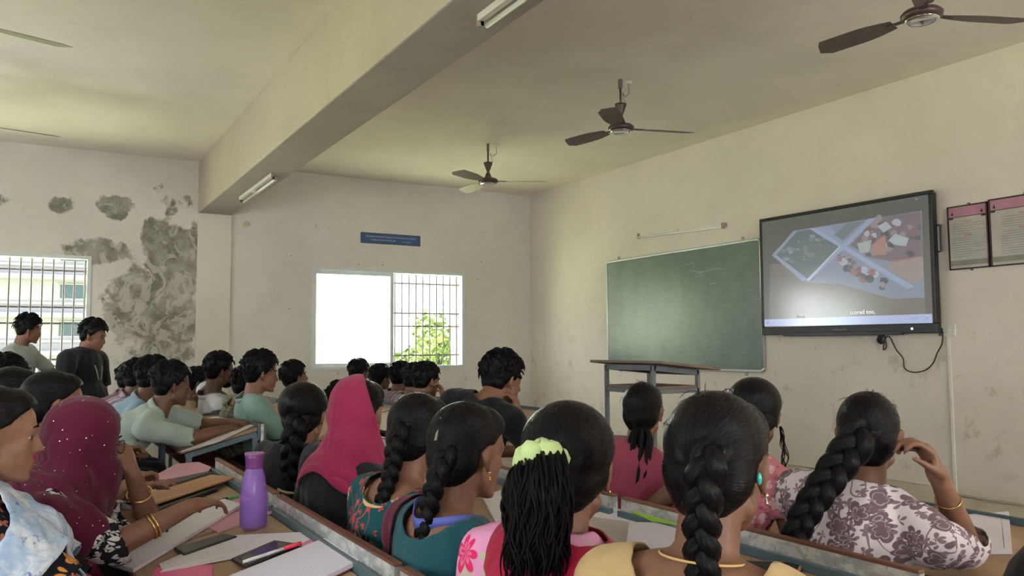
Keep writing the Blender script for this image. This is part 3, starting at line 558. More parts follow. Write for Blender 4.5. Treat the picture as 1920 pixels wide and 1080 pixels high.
# ------------------------------------------------------------------ people
def rotm(yaw=0, pitch=0, roll=0):   # pitch>0 looks down
    return np.array(Matrix.Rotation(yaw, 3, 'Z') @ Matrix.Rotation(pitch, 3, 'Y') @ Matrix.Rotation(roll, 3, 'X'))
V3 = lambda *a: np.array(a, float)
def nrm(v): return v / (np.linalg.norm(v) + 1e-9)
class Prim:   # capsule with tag
    def __init__(s, p, q, r0, r1, t): s.p, s.q, s.r0, s.r1, s.t = np.array(p, float), np.array(q, float), r0, r1, t
    def sd(s, X):
        d = s.q - s.p; L = d @ d + 1e-9; k = np.clip(((X - s.p) @ d) / L, 0, 1); return np.linalg.norm(X - s.p - k[:, None] * d, axis=1) - (s.r0 + (s.r1 - s.r0) * k)
    def emit(s, g, inf=0.): g.cap(s.p, s.q, s.r0 + inf, s.r1 + inf)
class Ell:
    def __init__(s, c, r, R, t): s.c, s.r, s.R, s.t = np.array(c, float), np.array(r, float), R, t
    def sd(s, X): q = (X - s.c) @ s.R; return (np.linalg.norm(q / s.r, axis=1) - 1) * s.r.min()
    def emit(s, g, inf=0.): g.ell(s.c, s.r + inf, s.R)
def ik(S, Wr, a, b, pole):
    d = Wr - S; L = np.linalg.norm(d)
    if L > (a + b) * .995: Wr = S + d / L * (a + b) * .995; d = Wr - S; L = np.linalg.norm(d)
    if L < abs(a - b) + .03: Wr = S + d / L * (abs(a - b) + .03); d = Wr - S; L = np.linalg.norm(d)
    x = (a * a - b * b + L * L) / (2 * L); h = math.sqrt(max(0, a * a - x * x)); u = d / L; p = np.array(pole, float); p = p - u * (p @ u); return S + u * x + nrm(p) * h, Wr
def hand(g, Wp, d, n, side, curl=.5, k=1., spread=.0, point=False):
    """palm, four fingers of unequal length and a thumb; d: direction of the hand, n: the way the palm faces, side: +1 thumb on d x n"""
    d = nrm(d); n = nrm(n - d * (n @ d)); s = nrm(np.cross(d, n)) * side; R = np.stack([d, s, n], 1)
    g.cap(Wp - d * .01, Wp + d * .03, .024 * k, .026 * k, 10); g.ell(Wp + d * .055 * k, np.array((.048, .039, .0155)) * k, R); g.ell(Wp + d * .075 * k, np.array((.03, .04, .0135)) * k, R)
    for i, (off, ln) in enumerate([(.030, .88), (.0105, 1.), (-.0095, .94), (-.0285, .74)]):
        p = Wp + d * (.088 - .006 * abs(i - 1)) * k + s * off * k; a = curl * .55 + .03 * i; dirn = nrm(d + s * (off * spread * 9))
        if point and i == 0: a *= .25
        for L, r0, r1 in ((.044, .0092, .0086), (.028, .0086, .0078), (.022, .0078, .0068)):
            v = dirn * math.cos(a) + n * math.sin(a); q = p + v * L * ln * k; g.cap(p, q, r0 * k, r1 * k, 8); p = q; a += curl * (.75 if not (point and i == 0) else .15)
    p = Wp + d * .022 * k + s * .026 * k
    for L, r0, r1, w in ((.038, .0135, .0105, .95), (.031, .0105, .0092, .6), (.024, .009, .0075, .35)):
        v = nrm(d * (.75 + .45 * curl) + s * w * (1 - .42 * min(curl, 1.3)) + n * (.35 + curl * .55)); q = p + v * L * k; g.cap(p, q, r0 * k, r1 * k, 8); p = q
def head_prims(g, T, female, k=1.):
    """skull, face, nose, lips, ears; T maps head coordinates (x forwards, z up, metres) to the person's frame"""
    def c(p, q, r0, r1, s=10): g.cap(T(p), T(q), r0 * k, r1 * k, s)
    def e(p, r): g.ell(T(p), np.array(r) * k, T.R)
    e((-.012, 0, .03), (.094, .074, .085)); e((-.03, 0, .0), (.074, .066, .072)); e((.028, 0, -.028), (.06, .058, .082)); e((.04, 0, .035), (.05, .058, .055))
    for y in (-1, 1):
        c((.0, y * .05, -.062), (.058, y * .014, -.096), .018, .0165); c((.052, y * .036, -.028), (.062, y * .03, -.03), .019, .017)
        c((.088, y * .012, .022), (.068, y * .046, .02), .0085, .009); c((.096, y * .0105, -.036), (.097, y * .009, -.035), .0075, .0075)
        c((.0795, y * .019, .0105), (.0715, y * .042, .0075), .0055, .005, 8); c((.0775, y * .021, -.0095), (.070, y * .041, -.008), .0048, .0045, 8)
        c((-.002, y * .074, -.004), (-.016, y * .091, .012), .008, .0065, 8); c((-.016, y * .091, .012), (-.006, y * .088, .026), .006, .006, 8); c((-.016, y * .09, .012), (-.01, y * .084, -.02), .006, .006, 8); c((-.006, y * .078, -.022), (.0, y * .078, -.036), .0075, .008, 8); e((-.008, y * .08, -.002), (.016, .0065, .026))
    c((.086, 0, .012), (.104, 0, -.026), .0075, .0105); c((.104, 0, -.026), (.106, 0, -.031), .0105, .0105)
    c((.085, -.014, -.062), (.085, .014, -.062), .008, .008); c((.091, -.006, -.0605), (.091, .006, -.0605), .0058, .0058); c((.088, -.012, -.0725), (.088, .012, -.0725), .0072, .0072); c((.07, 0, -.098), (.074, 0, -.1), .019, .017)
CNT = [0]
def person(label, head, pelvis, face=None, body=0., seat=.46, hp=0., hr=0., fem=True, skinc=(.33, .17, .105), top=None, legs_m=None, hair='f', hands=None, sleeve=.45, infl=.012, low=False, neck=None, braid=None, extras=None, stand=False, vox=.0085, k=1., hairm=None, vol=1., group='students watching the display', shoulder=1., twist=0., loose=1., nb=(0, 0)):
    """head: centre of the skull in the world; pelvis: (x, y); face: heading of the head in degrees; body: heading of the hips"""
    fem_ = .94 if fem else 1.; hk = fem_ * k
    hx, hy, hz = head; yaw = math.radians(body); r = empty('person', (pelvis[0], pelvis[1], 0), yaw, label=label, cat='person', group=group)
    Rb = rotm(yaw); Lc = lambda p: (np.array(p, float) - V3(pelvis[0], pelvis[1], 0)) @ Rb   # world -> local
    if face is None: face = math.degrees(math.atan2(4.5 - hy, 5.9 - hx))
    fy = math.radians(face) - yaw; Rh = rotm(fy, math.radians(hp), math.radians(hr)); Hc = Lc(head)
    class TT:
        R = Rh
        def __call__(s, p): return Hc + Rh @ (np.array(p, float) * hk)
    T = TT()
    pz = (seat + .1) if not stand else .93; P = V3(0, 0, pz)
    Nb = Hc + Rh @ (V3(-.045, 0, -.10) * hk) + V3(-.014, 0, -.052 * k); Nb = Nb + V3(nb[0], 0, nb[1])
    u = nrm(Nb - P); Wst = P + (Nb - P) * .35 + V3(-.015, 0, 0); Ch = P + (Nb - P) * .7 + V3(-.012 * (1 if not stand else .3), 0, 0)
    tw = math.radians(twist); sideD = V3(-math.sin(tw), math.cos(tw), 0); fwd = nrm(np.cross(sideD, u)); sideD = nrm(np.cross(u, fwd)); Rt = np.stack([fwd, sideD, u], 1)
    sw = (.158 if fem else .185) * shoulder * k; pr = []
    cap_ = lambda p, q, a, b, t: pr.append(Prim(p, q, a, b, t)); ell_ = lambda c, rr, t, RR=Rt: pr.append(Ell(c, rr, RR, t))
    bw = 1. if fem else 1.06
    ell_(P, (.115, .165, .115), 'torso'); ell_(Wst, (.095 * bw, .13 * bw, .15), 'torso'); ell_(Ch, (.102 * bw, .148 * bw, .155), 'torso'); ell_((Wst + Ch) / 2, (.098 * bw, .135 * bw, .15), 'torso')
    ell_(Nb - u * .085 - fwd * .012, (.078, .14 * bw, .085), 'torso')
    if fem:
        for s in (-1, 1): pr.append(Prim(Ch + fwd * .055 + sideD * s * .062 - u * .01, Ch + fwd * .075 + sideD * s * .06 - u * .03, .058, .05, 'torso'))
    cap_(Nb + V3(0, 0, .0) - u * .02, Hc + Rh @ (V3(-.03, 0, -.04) * hk), .054 if fem else .062, .05 if fem else .058, 'neck')
    Sh = {}
    for s, nm in ((1, 'L'), (-1, 'R')):
        S = Nb + sideD * s * sw - u * .072 - fwd * .005; Sh[nm] = S
        cap_(Nb + sideD * s * .03 - u * .012 - fwd * .012, S + u * .018, .042, .046 if fem else .054, 'torso')
    hands = hands or {}; ends = {}
    for s, nm in ((1, 'L'), (-1, 'R')):
        h = hands.get(nm) or {}
        wt = h.get('w'); wt = Lc(wt) if wt is not None else (V3(.25, s * .09, .6) if not stand else Sh[nm] + V3(.04, s * .06, -.5))
        pole = h.get('pole', (-.25, s * .7, -1.)); pole = Rb.T @ np.array(pole, float) if h.get('pole') else np.array(pole)
        if h.get('e') is not None: E = Lc(h['e']); E = Sh[nm] + nrm(E - Sh[nm]) * min(np.linalg.norm(E - Sh[nm]), .33 * k); Wp = E + nrm(wt - E) * min(max(np.linalg.norm(wt - E), .2), .27 * k)
        else: E, Wp = ik(Sh[nm], wt, .27 * k, .245 * k, pole)
        ra, rb, rc = (.043, .036, .025) if fem else (.05, .041, .029)
        cap_(Sh[nm], E, ra, rb, 'ua' + nm); cap_(E, E + (Wp - E) * .35, rb * 1.02, rb * .98, 'fa' + nm); cap_(E + (Wp - E) * .35, Wp, rb * .98, rc, 'fa' + nm)
        ends[nm] = (E, Wp, h)
    K = {}
    for s, nm in ((1, 'L'), (-1, 'R')):
        hip = P + V3(0, s * .09, -.02)
        if stand: kn = V3(.02, s * .1, .5); an = V3(0, s * .1, .09)
        else: kn = V3(.42, s * .11, seat + .07); an = V3(.40, s * .12, .09)
        cap_(hip, kn, .085 if fem else .088, .056, 'leg'); cap_(kn, an, .055, .036, 'leg'); cap_(an + V3(-.03, 0, -.03), an + V3(.15, 0, -.055), .034, .026, 'foot')
    g = G()
    for p in pr: p.emit(g, -.004 if p.t == 'torso' else 0.)
    head_prims(g, T, fem, hk)
    for s, nm in ((1, 'L'), (-1, 'R')):
        E, Wp, h = ends[nm]; d0 = nrm(Wp - E); d = h.get('d'); d = (Rb.T @ np.array(d, float)) if d is not None else d0; n = Rb.T @ np.array(h.get('n', (0, 0, -1)), float)
        hand(g, Wp, nrm(d), n, h.get('side', s), h.get('curl', .4), (.92 if fem else 1.02) * k * h.get('k', 1), h.get('spread', .3), h.get('point', False))
    me = remesh(g, vox, 2, .45)
    X = co(me); q = (X - Hc) @ Rh / hk; lip = np.exp(-(((q[:, 0] - .09) / .02) ** 2 + (q[:, 1] / .021) ** 2 + ((q[:, 2] + .067) / .0115) ** 2) ** 2)
    a = me.attributes.new('lips', 'FLOAT', 'POINT'); a.data.foreach_set('value', lip.astype('f'))
    me.name = 'body'; put('body', me, skin('skin', skinc), r, True)
    # eyes and brows
    for y in (-1, 1):
        e = G().ell(T((.0665, y * .031, .001)), np.array((.0122, .0125, .0075)) * hk, Rh, 12, 8); eo = put('eye', e, M['eye'], r, True); put('iris', G().ell(T((.0768, y * .0315, .001)), np.array((.0035, .0085, .0085)) * hk, Rh, 10, 6), M['iris'], eo, True)
        put('eyebrow', G().tube([tuple(T((.0925, y * .016, .027))), tuple(T((.089, y * .032, .031))), tuple(T((.078, y * .047, .026)))], [.0022, .0030, .0015], 6), hairm or M['hair'], r, True)
    arm_of = {nm: [p for p in pr if p.t in ('ua' + nm, 'fa' + nm)] for nm in 'LR'}; tors = [p for p in pr if p.t == 'torso']; legs = [p for p in pr if p.t == 'leg']
    def armparam(X, nm):   # 0..1 along the upper arm, 1..2 along the forearm
        E, Wp, _ = ends[nm]; S = Sh[nm]; ku = ((X - S) @ (E - S)) / ((E - S) @ (E - S)); kf = ((X - E) @ (Wp - E)) / ((Wp - E) @ (Wp - E)); du = arm_of[nm][0].sd(X); df = np.minimum(arm_of[nm][1].sd(X), arm_of[nm][2].sd(X))
        return np.where(du < df, ku, 1 + kf), np.minimum(du, df)
    def shell(name, mat, inf, prims, sl=None, cut=None, folds=.006, vx=None, thick=.003, sm=3, parent=r):
        g = G()
        for p in prims: p.emit(g, inf * (1.25 if p.t[:2] in ('ua', 'fa') else 1.))
        me = remesh(g, vx or vox * 1.1, sm, .5); X = co(me); mask = np.ones(len(X), bool)
        if sl is not None:
            sl_ = sl if isinstance(sl, dict) else {'L': sl, 'R': sl}
            dt = np.min([p.sd(X) for p in tors], axis=0)
            for nm in 'LR': ap, da = armparam(X, nm); mask &= ~((ap > sl_[nm]) & (da < dt))
        if cut is not None: mask &= cut(X, (X - Hc) @ Rh / hk)
        seed = CNT[0] * 1.37
        if folds:
            nv = np.empty(len(X) * 3, 'f'); me.vertices.foreach_get('normal', nv); nv = nv.reshape(-1, 3)
            Y = X * (1, 1, .45); amt = vnoise(Y, 26, seed) * .6 + vnoise(Y[:, [1, 2, 0]] * (1, .6, 1.5), 47, seed + 3) * .4; X = X + nv * (amt * folds)[:, None]; setco(me, X)
        keep(me, mask); me.name = name; o = put(name, me, mat, parent, True)
        so = o.modifiers.new('thickness', 'SOLIDIFY'); so.thickness = thick; so.offset = 0; return o
    upper = tors + arm_of['L'] + arm_of['R']
    nk = neck or (.062 if fem else .07, 0.)   # radius and backwards drop of the neckline
    def neckcut(X, Q):
        c = Nb + u * .035 + V3(0, 0, 0); d = X - c; ax = np.abs(d @ u) * .8; rad = np.sqrt((d @ sideD / (1. + nk[1] * .5)) ** 2 + ((d @ fwd) + 0) ** 2 * np.where(d @ fwd < 0, 1 / (1 + nk[1] * 1.2) ** 2, .75) + (d @ u / (1.1 + nk[1] * 1.7)) ** 2)
        return rad > nk[0]
    hem = lambda X: X[:, 2] > (seat + .02 if not stand else .78)
    info = dict(r=r, T=T, Rh=Rh, Hc=Hc, hk=hk, Nb=Nb, u=u, fwd=fwd, side=sideD, Sh=Sh, ends=ends, shell=shell, tors=tors, upper=upper, pr=pr, Lc=Lc, Rb=Rb, Ch=Ch, P=P, legs=legs, arm_of=arm_of, vox=vox)
    if top is not None: shell('kurta' if fem else 'shirt', top, infl, upper + ([p for p in legs if p.r0 > .07] if fem else []), sleeve, lambda X, Q: neckcut(X, Q) & (hem(X) | (X[:, 0] > .0) & (X[:, 2] > seat - .03)) & ((X[:, 0] < .3) | (X[:, 2] > seat + .16)), .006 * loose)
    shell('trousers', legs_m or M['dark_cloth'], .008, legs + tors[:1], None, lambda X, Q: (X[:, 2] > .13) & (X[:, 2] < pz + .05), .004, vox * 1.5)
    hm = hairm or M['hair']
    # hair
    if hair:
        g = G(); e = lambda p, rr: g.ell(T(p), np.array(rr) * hk, Rh, 20, 14)
        if hair[0] == 'm':
            v = vol; e((-.018, 0, .046), (.106 + .004 * v, .086 + .004 * v, .084 + .016 * v)); e((-.05, 0, .0), (.064, .076, .075)); e((.045, 0, .088), (.05, .062, .028 + .012 * v))
            rnd = random.Random(CNT[0])
            for i in range(int(26 * v)):
                an = rnd.uniform(-PI, PI); el = rnd.uniform(.35, 1.5) if abs(an) < 1.2 else rnd.uniform(.1, 1.5); dd = V3(math.cos(el) * math.cos(an), math.cos(el) * math.sin(an), math.sin(el)); c0 = V3(-.02, 0, .045) + dd * V3(.1, .083, .085) * (.97 + .05 * v)
                t = nrm(V3(1., rnd.uniform(-.8, .8), -.2 if el < 1 else .1)); g.cap(T(c0 - t * .018), T(c0 + t * .02), .011 * hk, .006 * hk, 7)
            if 'fringe' in hair:
                for i in range(9): y = -.05 + .0125 * i; g.cap(T((.06, y, .105)), T((.108 - abs(y) * .35, y + .004, .075 + .012 * (i % 3))), .014 * hk, .005 * hk, 7)
            if 'beard' in hair: e((.05, 0, -.085), (.042, .046, .035))
        else:
            e((-.02, 0, .038), (.103, .085, .092)); e((-.045, 0, -.005), (.072, .08, .08)); e((.03, 0, .06), (.063, .072, .062)); e((-.062, 0, -.045), (.045, .058, .045))
            if 'bun' in hair: e((-.12, 0, .0), (.035, .04, .04))
            if 'puff' in hair: e((-.03, 0, .05), (.112, .098, .095)); e((-.02, 0, .0), (.09, .092, .07))
        me = remesh(g, min(vox * .8, .007), 3 if hair[0] != 'm' else 1, .5); X = co(me); Q = (X - Hc) @ Rh / hk; x, y, z = Q.T
        if hair[0] == 'm':
            ear = .012; line = np.where(z > .075, 9., np.where(z > .0, .035 + (z - .03) * .75, np.where(z > -.05, -.018 + z * .4, -.04 + (z + .05) * 1.2)))
            if 'beard' in hair: mask = (x < line) | ((z < -.055) & (z > -.13) & (x > -.01) & (np.hypot(x - .09, z + .066) > .016)); mask &= z > -.14
            else: mask = (x < line) & (z > -.085)
        else:
            line = np.where(z > .082, 9., np.where(z > .03, .022 + (z - .03) * 1.05, np.where(z > -.04, -.026 + np.clip((z - .01) * 2.4, 0, .048), -.03 + (z + .04) * .7))); mask = (x < line) & (z > -.105)
        keep(me, mask); X = co(me); Q = (X - Hc) @ Rh / hk
        rootd = nrm(V3(-.12, 0, -.03)) if hair[0] != 'm' else nrm(V3(-.5, .1, 1)); D = Q - V3(-.01, 0, .03); e1 = nrm(np.cross(rootd, V3(0, 1, .0))); e2 = np.cross(rootd, e1); ph = np.arctan2(D @ e2, D @ e1); ax = D @ rootd
        st = np.stack([np.cos(ph) * (2.6 if hair[0] != 'm' else 4), np.sin(ph) * (2.6 if hair[0] != 'm' else 4), ax * (3. if hair[0] != 'm' else 12)], 1)
        at_ = me.attributes.new('strand', 'FLOAT_VECTOR', 'POINT'); at_.data.foreach_set('vector', st.astype('f').ravel()); me.name = 'hair'
        ho = put('hair', me, hm, r, True); so = ho.modifiers.new('thickness', 'SOLIDIFY'); so.thickness = .006; so.offset = -1
        info['hair'] = ho
        if hair[0] == 'm':   # short locks lying over the crown, fringe and nape
            rnd = random.Random(CNT[0] + 9); gs = G(); nt = int(150 * min(vol, 1.6)) if vox < .0115 else 60
            for i in range(nt):
                an = rnd.uniform(-PI, PI); el = rnd.uniform(.25, 1.5) if abs(an) < 1. else rnd.uniform(-.15, 1.5); dd = V3(math.cos(el) * math.cos(an), math.cos(el) * math.sin(an), math.sin(el)); c0 = V3(-.018, 0, .046) + dd * V3(.105 + .004 * vol, .087 + .004 * vol, .084 + .016 * vol) * .985
                if c0[0] > .045 and c0[2] < .085: continue
                t = V3(.8, rnd.uniform(-.7, .7), -.5) if c0[0] > -.03 else V3(-.25, rnd.uniform(-.5, .5), -1.); t = nrm(t - dd * (t @ dd)); L = rnd.uniform(.022, .045); lf = rnd.uniform(.002, .007) * vol
                gs.tube([tuple(T(c0 + t * L * q + dd * lf * math.sin(q * 2.4))) for q in (0, .35, .7, 1)], [.0035 * hk, .0048 * hk, .0035 * hk, .0006], 5, strand=i * .37)
            put('hair_locks', gs, hm, r, True, strand=True, kind='stuff')
        if hair[0] == 'f' or 'puff' in hair:   # a few stray hairs
            rnd = random.Random(CNT[0] + 50); gs = G(); nn = 46 if 'puff' in hair else 20
            for i in range(nn if vox < .0095 else 8):
                an = rnd.uniform(-PI, PI); el = rnd.uniform(.2, 1.45); dd = V3(math.cos(el) * math.cos(an), math.cos(el) * math.sin(an), math.sin(el)); c0 = V3(-.02, 0, .04) + dd * V3(.1, .082, .088)
                t = nrm(np.cross(dd, V3(rnd.uniform(-1, 1), rnd.uniform(-1, 1), rnd.uniform(-1, 1)))); L = rnd.uniform(.02, .05); lift = rnd.uniform(.002, .010) * (1.6 if 'puff' in hair else 1)
                gs.tube([tuple(T(c0 + t * L * s_ + dd * lift * math.sin(s_ * 2.6))) for s_ in (0, .3, .6, .9, 1.2)], [.0007] * 4 + [.0003], 3)
            put('stray_hairs', gs, hm, r, kind='stuff', strand=True)
    info['hm'] = hm
    if 'collar' in (k_ := hair or '') or (not fem and group == 'young men of the far block' and top is not None):
        ribbon(info, [Nb + (sideD * math.cos(t) + fwd * math.sin(t)) * .083 + u * (.012 - .02 * max(0, math.sin(t))) - fwd * .01 for t in np.linspace(0, 2 * PI, 17)], .034, top, 'collar', .003)
    if braid: plait(info, hm, **braid)
    if extras:
        for f in extras: f(info)
    CNT[0] += 1
    return info
def plait(I, hm, path, w=.034, end=.014, tie=None, tail=.05, flat=.62, per=1.9, root=True):
    Pth = np.array([I['Lc'](p) for p in path]); P = np.array(smoothpath([tuple(p) for p in Pth], 14)); seg = np.linalg.norm(np.diff(P, axis=0), axis=1); s = np.concatenate([[0], np.cumsum(seg)]); L = s[-1]; n = int(L / .0065); t = np.linspace(0, L, n); Q = np.stack([np.interp(t, s, P[:, i]) for i in range(3)], 1)
    T = np.gradient(Q, axis=0); T /= np.linalg.norm(T, axis=1)[:, None]; back = I['Rh'] @ V3(-1, 0, .0); A = np.cross(T, back); A /= np.linalg.norm(A, axis=1)[:, None]; B = np.cross(A, T)
    wd = np.interp(t / L, [0, .1, 1], [w * .92, w, end]); ph = np.cumsum(np.full(n, .0065) / (wd * per)) * PI
    g = G()
    for k in range(3):
        f = ph + k * 2 * PI / 3; pts = Q + A * (np.sin(f) * wd * .56)[:, None] + B * (np.sin(2 * f) * wd * .26)[:, None]; g.tube(pts, wd * .52, 9, strand=k + 1.)
    o = put('plait', g, hm, I['r'], True, strand=True)
    g = G(); rnd = random.Random(3)
    for i in range(16):
        d0 = V3(*(rnd.uniform(-1, 1) for _ in range(3))) * end * .5; e0 = V3(*(rnd.uniform(-1, 1) for _ in range(3))) * .012; g.tube([tuple(Q[-1] - T[-1] * .01 + d0 * .6), tuple(Q[-1] + T[-1] * tail * .5 + d0 + e0 * .5), tuple(Q[-1] + T[-1] * tail + e0)], [.004, .0045, .001], 5, strand=i)
    put('plait_end', g, hm, o, True, strand=True)
    if tie: put('hair_tie', G().tube([tuple(Q[-3] + (A[-3] * math.cos(a) + B[-3] * math.sin(a)) * end * 1.0) for a in np.linspace(0, 2 * PI, 13)], .006, 6), tie, o, True)
def locks(path, spread=.03, n=34, r=.006, wave=.012, name='ponytail', end=.7, seed=1, kind=None):
    def f(I):
        P = np.array(smoothpath([tuple(I['Lc'](p)) for p in path], 8)); m = len(P); rnd = np.random.default_rng(seed); g = G()
        T = np.gradient(P, axis=0); T /= np.linalg.norm(T, axis=1)[:, None]; A = np.cross(T, I['Rh'] @ V3(-1, 0, 0)); A /= np.linalg.norm(A, axis=1)[:, None] + 1e-6; B = np.cross(A, T); tt = np.linspace(0, 1, m)
        for i in range(n):
            a, q = rnd.random() * 2 * PI, math.sqrt(rnd.random()); prof = np.interp(tt, [0, .12, .5, 1], [.35, .9, 1.15, end]); fr = rnd.uniform(2, 5); ph = rnd.random() * 6; L = int(m * rnd.uniform(.82, 1.))
            off = A * ((math.cos(a) * q * spread * prof) + wave * tt * np.sin(tt * fr * 4 + ph))[:, None] + B * ((math.sin(a) * q * spread * .62 * prof) + wave * .7 * tt * np.sin(tt * fr * 3.1 + ph * 2))[:, None]
            rr = np.interp(tt, [0, .8, 1], [r, r * .8, r * .15]); g.tube((P + off)[:L], rr[:L], 6, strand=i * .7)
        put(name, g, I.get('hm') or M['hair'], I['r'], True, strand=True, kind=kind)
    return f
def scrunchie(c, rad, m, axis=(0, 0, 1), thick=.02):
    def f(I):
        g = G(); cc = I['Lc'](c); ax = nrm(I['Rb'].T @ np.array(axis, float)); a = nrm(np.cross(ax, V3(1, 0, 0))); b = np.cross(ax, a); pts = []; rr = []
        for k in range(49):
            t = 2 * PI * k / 48; q = rad + .004 * math.sin(7 * t); pts.append(cc + (a * math.cos(t) + b * math.sin(t)) * q + ax * .005 * math.sin(7 * t)); rr.append(thick * (1 + .13 * math.sin(11 * t + 1)))
        put('scrunchie', g.tube(pts, rr, 10), m, I['r'], True)
    return f
def ring_on(nm, t, rad, m, name='bangle', thick=.0028, tilt=.15):
    def f(I):
        E, Wp, _ = I['ends'][nm]; d = nrm(Wp - E); c = E + (Wp - E) * t; a = nrm(np.cross(d, V3(0, 0, 1.01))); b = np.cross(d, a)
        put(name, G().tube([tuple(c + (a * math.cos(q) + b * math.sin(q)) * rad + d * math.cos(q) * tilt * rad) for q in np.linspace(0, 2 * PI, 29)], thick, 6, cap=False), m, I['r'], True)
    return f
def earring(side=-1, m=None, drop=.0, rad=.006):
    def f(I):
        T = I['T']; p = T((.0, side * .083, -.04)); g = G().ell(p, (rad,) * 3)
        if drop: g.tube([tuple(p + V3(math.cos(q) * rad * .4, 0, -drop / 2 + math.sin(q) * drop / 2)) for q in np.linspace(0, 2 * PI, 13)], .0013, 5); g.ell(p + V3(0, 0, -drop), (rad * .7,) * 3)
        put('earring', g, m or M['gold'], I['r'], True)
    return f
def glasses(m=None):
    def f(I):
        T = I['T']; g = G()
        for y in (-1, 1):
            c = V3(.098, y * .033, -.003); g.tube([tuple(T(c + V3(-abs(math.cos(q)) * .003, math.cos(q) * .026, math.sin(q) * .021))) for q in np.linspace(0, 2 * PI, 21)], .0016, 5, cap=False)
            g.tube([tuple(T((.095, y * .059, .004))), tuple(T((.05, y * .078, .008))), tuple(T((-.008, y * .086, .008)))], .0016, 5)
        g.tube([tuple(T((.1, -.008, 0))), tuple(T((.103, 0, .003))), tuple(T((.1, .008, 0)))], .0014, 5)
        o = put('glasses', g, m or M['darkgrey'], I['r'], True)
        for y in (-1, 1): put('lens', G().ell(T((.098, y * .033, -.003)), (.0012, .0245, .0195), I['Rh'], 14, 8), M['lens'], o, True)
    return f
def ribbon(I, pts, width, m, name, thick=.0016, sway=None):
    """flat band through local points; sway: direction across the band"""
    P = np.array(smoothpath([tuple(p) for p in pts], 6)); T = np.gradient(P, axis=0); T /= np.linalg.norm(T, axis=1)[:, None]; c = I['Nb'] - I['u'] * .1
    V = []; F = []; n = len(P)
    for i in range(n):
        o = nrm(P[i] - (c + I['u'] * ((P[i] - c) @ I['u']))) if sway is None else nrm(np.array(sway)); b = nrm(np.cross(T[i], o)); o = np.cross(b, T[i])
        for a, t in ((-1, -1), (1, -1), (1, 1), (-1, 1)): V.append(P[i] + b * a * width / 2 + o * t * thick)
    for i in range(n - 1):
        for k in range(4): F.append((i * 4 + k, i * 4 + (k + 1) % 4, i * 4 + 4 + (k + 1) % 4, i * 4 + 4 + k))
    F += [(0, 3, 2, 1), ((n - 1) * 4, (n - 1) * 4 + 1, (n - 1) * 4 + 2, (n - 1) * 4 + 3)]
    return put(name, G().add(V, F), m, I['r'], True)
def surf_band(I, m, name, keepf, inf=.02, folds=.008, prims=None, sl=2., thick=.003):
    return I['shell'](name, m, inf, prims or I['upper'], sl, keepf, folds, None, thick)
def lanyard(m, w=.017, back=True):
    def f(I):
        Nb, u, fw_, sd = I['Nb'], I['u'], I['fwd'], I['side']; a = .092; pts = [Nb + fw_ * .115 - u * .26 + sd * .015, Nb + fw_ * .12 - u * .14 + sd * .05, Nb + fw_ * .065 - u * .025 + sd * .075, Nb + sd * a * 1.02 + u * .018 - fw_ * .01, Nb - fw_ * .06 + sd * .05 + u * .015, Nb - fw_ * .088 + u * .01, Nb - fw_ * .06 - sd * .05 + u * .015, Nb - sd * a * 1.02 + u * .018 - fw_ * .01, Nb + fw_ * .065 - u * .025 - sd * .075, Nb + fw_ * .12 - u * .14 - sd * .05, Nb + fw_ * .115 - u * .26 - sd * .015]
        ribbon(I, pts, w, m, 'lanyard')
    return f
